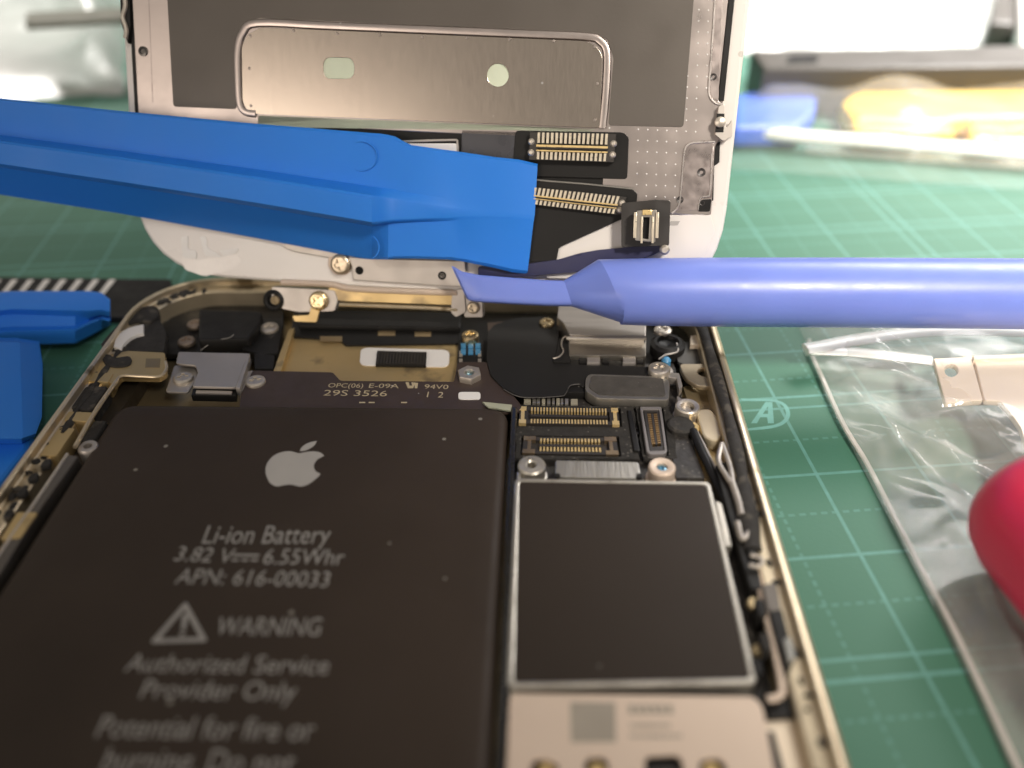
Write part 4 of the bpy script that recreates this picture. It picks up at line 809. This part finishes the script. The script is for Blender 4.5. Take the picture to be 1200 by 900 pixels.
link('film_back', mesh([(v[0], v[1], .12) for v in vs[::8]] if False else [(left_x(y), y, .12) for y in (6.9, -5, -15, -25, -35, -50, -72)]+[(155, -72, .12), (155, 6.9, .12)], [tuple(range(9))]), BAG, ZB)
hem = film_mat('film_hem', (.86, .82, .78), .55, .3, .2, 300)
tube('side_hem', ZB, hem, [Vector((p.x+.3, p.y, .6)) for p in eg[1:]], .26, 8, ry=.2)
tube('zip_strip', ZB, ZIP, [G.p3(x, y, 3.0) for x, y in ((944, 409), (958, 407), (1000, 399), (1065, 390), (1130, 387), (1200, 389), (1330, 398))], .95, 8, ry=.45)
tube('zip_strip', ZB, ZIP, [G.p3(x, y, 2.6) for x, y in ((944, 411), (960, 411), (1000, 413), (1050, 418), (1092, 423))], .8, 8, ry=.4)
GF = thing('metal_frame', 'pale gold stamped metal frame tucked inside the clear zip bag', 'metal part', at_z(1150, 450, 0))
plate('frame_plate', GF, PALEG, [[(1094, 420), (1138, 418), (1152, 469), (1108, 472)], [(1115+8*math.cos(t*.52), 434+7.5*math.sin(t*.52)) for t in range(12)]], 4.3, 4.9, r=[.2, 0], bev=.08)
plate('frame_groove', GF, M('groove_gold', (.40, .30, .19), .8, .4), [(1128, 417), (1160, 416), (1172, 469), (1140, 470)], 3.9, 4.5, bev=.05)
plate('frame_plate', GF, PALEG, [(1142, 421), (1330, 412), (1360, 620), (1215, 560), (1196, 500), (1180, 478), (1172, 470), (1154, 469)], 4.3, 4.9, r=.3, bev=.08)
plate('frame_edge', GF, PALEG, [(1140, 417), (1330, 408), (1330, 413), (1141, 422)], 4.3, 5.2, bev=.1)
# red handle
a0 = at_z(1192, 568, 7.2); d0 = (at_z(1275, 658, 7.2)-a0).normalized(); rings = []
sd = d0.cross(Vector((0, 0, 1))).normalized()
for t, r_ in ((0, .6), (.12, 2.2), (.5, 3.7), (1.2, 4.9), (2.4, 5.7), (4.5, 6.2), (14, 6.4), (34, 6.2), (48, 5.2)):
    ring = []
    for j in range(36):
        an = 2*math.pi*j/36; rr = r_*(1-.03*(math.cos(6*an) > .72)*(t > 4)); ring.append(a0+d0*t+sd*rr*math.cos(an)+Vector((0, 0, 1))*rr*math.sin(an))
    rings.append(ring)
o = link('screwdriver', sweep(rings, True, 50), RED); tag(o, 'thick rounded red plastic tool handle lying on the clear zip bag', 'handle')

# ---- behind, right
GBK = 'blurred tools in the bag behind the display'
bar = thing('steel_bar', 'long dark grey steel bar resting behind the yellow tool', 'metal bar', at_z(1040, 95, 0))
plate('bar_body', bar, GREYM, [(880, 58), (1300, 50), (1300, 76), (896, 80)], .5, 9, bev=.8); plate('bar_slot', bar, BLK, [(925, 64), (960, 63), (958, 72), (922, 73)], 9, 9.3, bev=.1)
plate('bar_lip', bar, GREYM, [(893, 82), (1300, 80), (1300, 90), (897, 92)], .5, 6.5, bev=.6)
o = plate('plastic_tool', None, M('pale_blue_plastic', (.10, .20, .72), 0, .4, .05, 80, sub=.1), [(858, 112), (905, 98), (935, 96), (960, 103), (956, 130), (938, 148), (858, 150)], .3, 4, r=1.5, bev=1.2); tag(o, 'blue plastic tool sealed in the bag behind the display', 'tool')
o = plate('paper_scrap', None, PAPER, [(905, 92), (947, 92), (932, 108), (922, 108)], 4.1, 4.5, bev=.1); tag(o, 'small white triangular scrap on the blue plastic tool', 'paper')
yt = thing('yellow_tool', 'bright yellow plastic tool lying before the grey steel bar', 'tool', at_z(1100, 150, 0))
plate('tool_body', yt, YEL, [(985, 118), (1010, 100), (1060, 96), (1300, 88), (1300, 136), (1125, 138), (1110, 143), (1000, 140)], .3, 4.6, r=1.5, bev=1.5); plate('tool_foot', yt, YEL, [(995, 138), (1118, 139), (1120, 154), (1004, 152)], .3, 4, r=1, bev=.8); plate('tool_foot', yt, YEL, [(1136, 140), (1300, 140), (1300, 165), (1138, 160)], .3, 4, r=1, bev=.8)
def crumple(name, label, quad, H, mat, n=60, seed=1, group=None, cat='plastic bag', sc_=30):
    q = [G.px(x, y, 0) for x, y in quad]; vs = []; fs = []
    for j in range(n+1):
        for i in range(n+1):
            u, v = i/n, j/n; p = quad_uv(q, u, v); e = min(u, 1-u, v, 1-v)*5; e = min(1, e); e = e*(2-e)
            z = .3+e*max(.4, H*(.55+.5*fbm(p[0], p[1], sc_, 3, seed)+.55*ridge(p[0]*.7+p[1]*.3, p[1], sc_*.7, seed+3)-.25))
            vs.append((p[0]+1.5*fbm(p[0], p[1], 12, 2, seed+9), p[1]+1.5*fbm(p[0], p[1], 12, 2, seed+5), z))
    for j in range(n):
        for i in range(n): k = j*(n+1)+i; fs.append((k, k+1, k+n+2, k+n+1))
    o = link(name, mesh(vs, fs, 70), mat)
    if label: tag(o, label, cat, group)
    return o
GB = 'crumpled plastic bags'
def cover(nm, par, mat, quad, zt, seed, n=50):
    q = [G.px(x, y, zt) for x, y in quad]; vs = []; fs = []
    for j in range(n+1):
        for i in range(n+1):
            u, v = i/n, j/n; p = quad_uv(q, u, v); e = min(1, min(u, 1-u, v, 1-v)*9)
            vs.append((p[0], p[1], .5+e*(zt+1.6*fbm(p[0], p[1], 14, 3, seed))))
    for j in range(n):
        for i in range(n): k = j*(n+1)+i; fs.append((k, k+1, k+n+2, k+n+1))
    return link(nm, mesh(vs, fs, 70), mat, par)
TB = thing('tool_bag', 'clear flat bag holding the blue and yellow tools behind the display', 'plastic bag', at_z(1050, 150, 0))
cover('film_front', TB, film_mat('tool_bag_film', (.9, .89, .87), .14, .18, .4, 80), [(850, 96), (1330, 88), (1330, 182), (850, 152)], 7.0, 4)
tube('bag_seam', TB, ZIP, [G.p3(x, y, 2.5) for x, y in ((858, 150), (900, 156), (940, 160), (1040, 167), (1140, 175), (1330, 188))], 1.6, 8, ry=1.1)
plate('bag_hem', TB, film_mat('hem_film', (.75, .82, .76), .35, .2, .1, 60), [(945, 168), (1330, 192), (1330, 206), (945, 177)], .3, .7, bev=.1)
crumple('crumpled_bag', 'bright white crumpled plastic bag heaped behind the grey steel bar', [(845, -120), (1190, -130), (1168, 56), (845, 66)], 24, BAGW, seed=2, group=GB, sc_=34)
crumple('crumpled_bag', 'greyish crumpled plastic bag behind the raised display, with an added olive strip beside it', [(-180, -130), (142, -130), (150, 112), (-160, 128)], 15, BAGW, seed=6, group=GB, sc_=40)
o = plate('olive_strip', None, M('slot_dark_olive', (.17, .17, .13), 0, .5), [(30, 14), (160, 7), (160, 20), (28, 28)], 12.5, 13.8, r=1, bev=.4); tag(o, 'added dark olive strip standing in for a slot at the greyish crumpled bag', 'strip')  # added plate standing in for the dark slot where the mat shows through
ob = thing('tool_grip', 'pale tool grip with a dark grey collar standing past the white bag', 'tool', at_z(1185, 40, 0))
plate('grip', ob, PAPER, [(1195, -60), (1330, -70), (1330, 60), (1196, 56)], .3, 8, r=2, bev=1.5); plate('collar', ob, GREYM, [(1172, -30), (1192, -30), (1190, 28), (1160, 26)], .3, 7, r=1, bev=1)
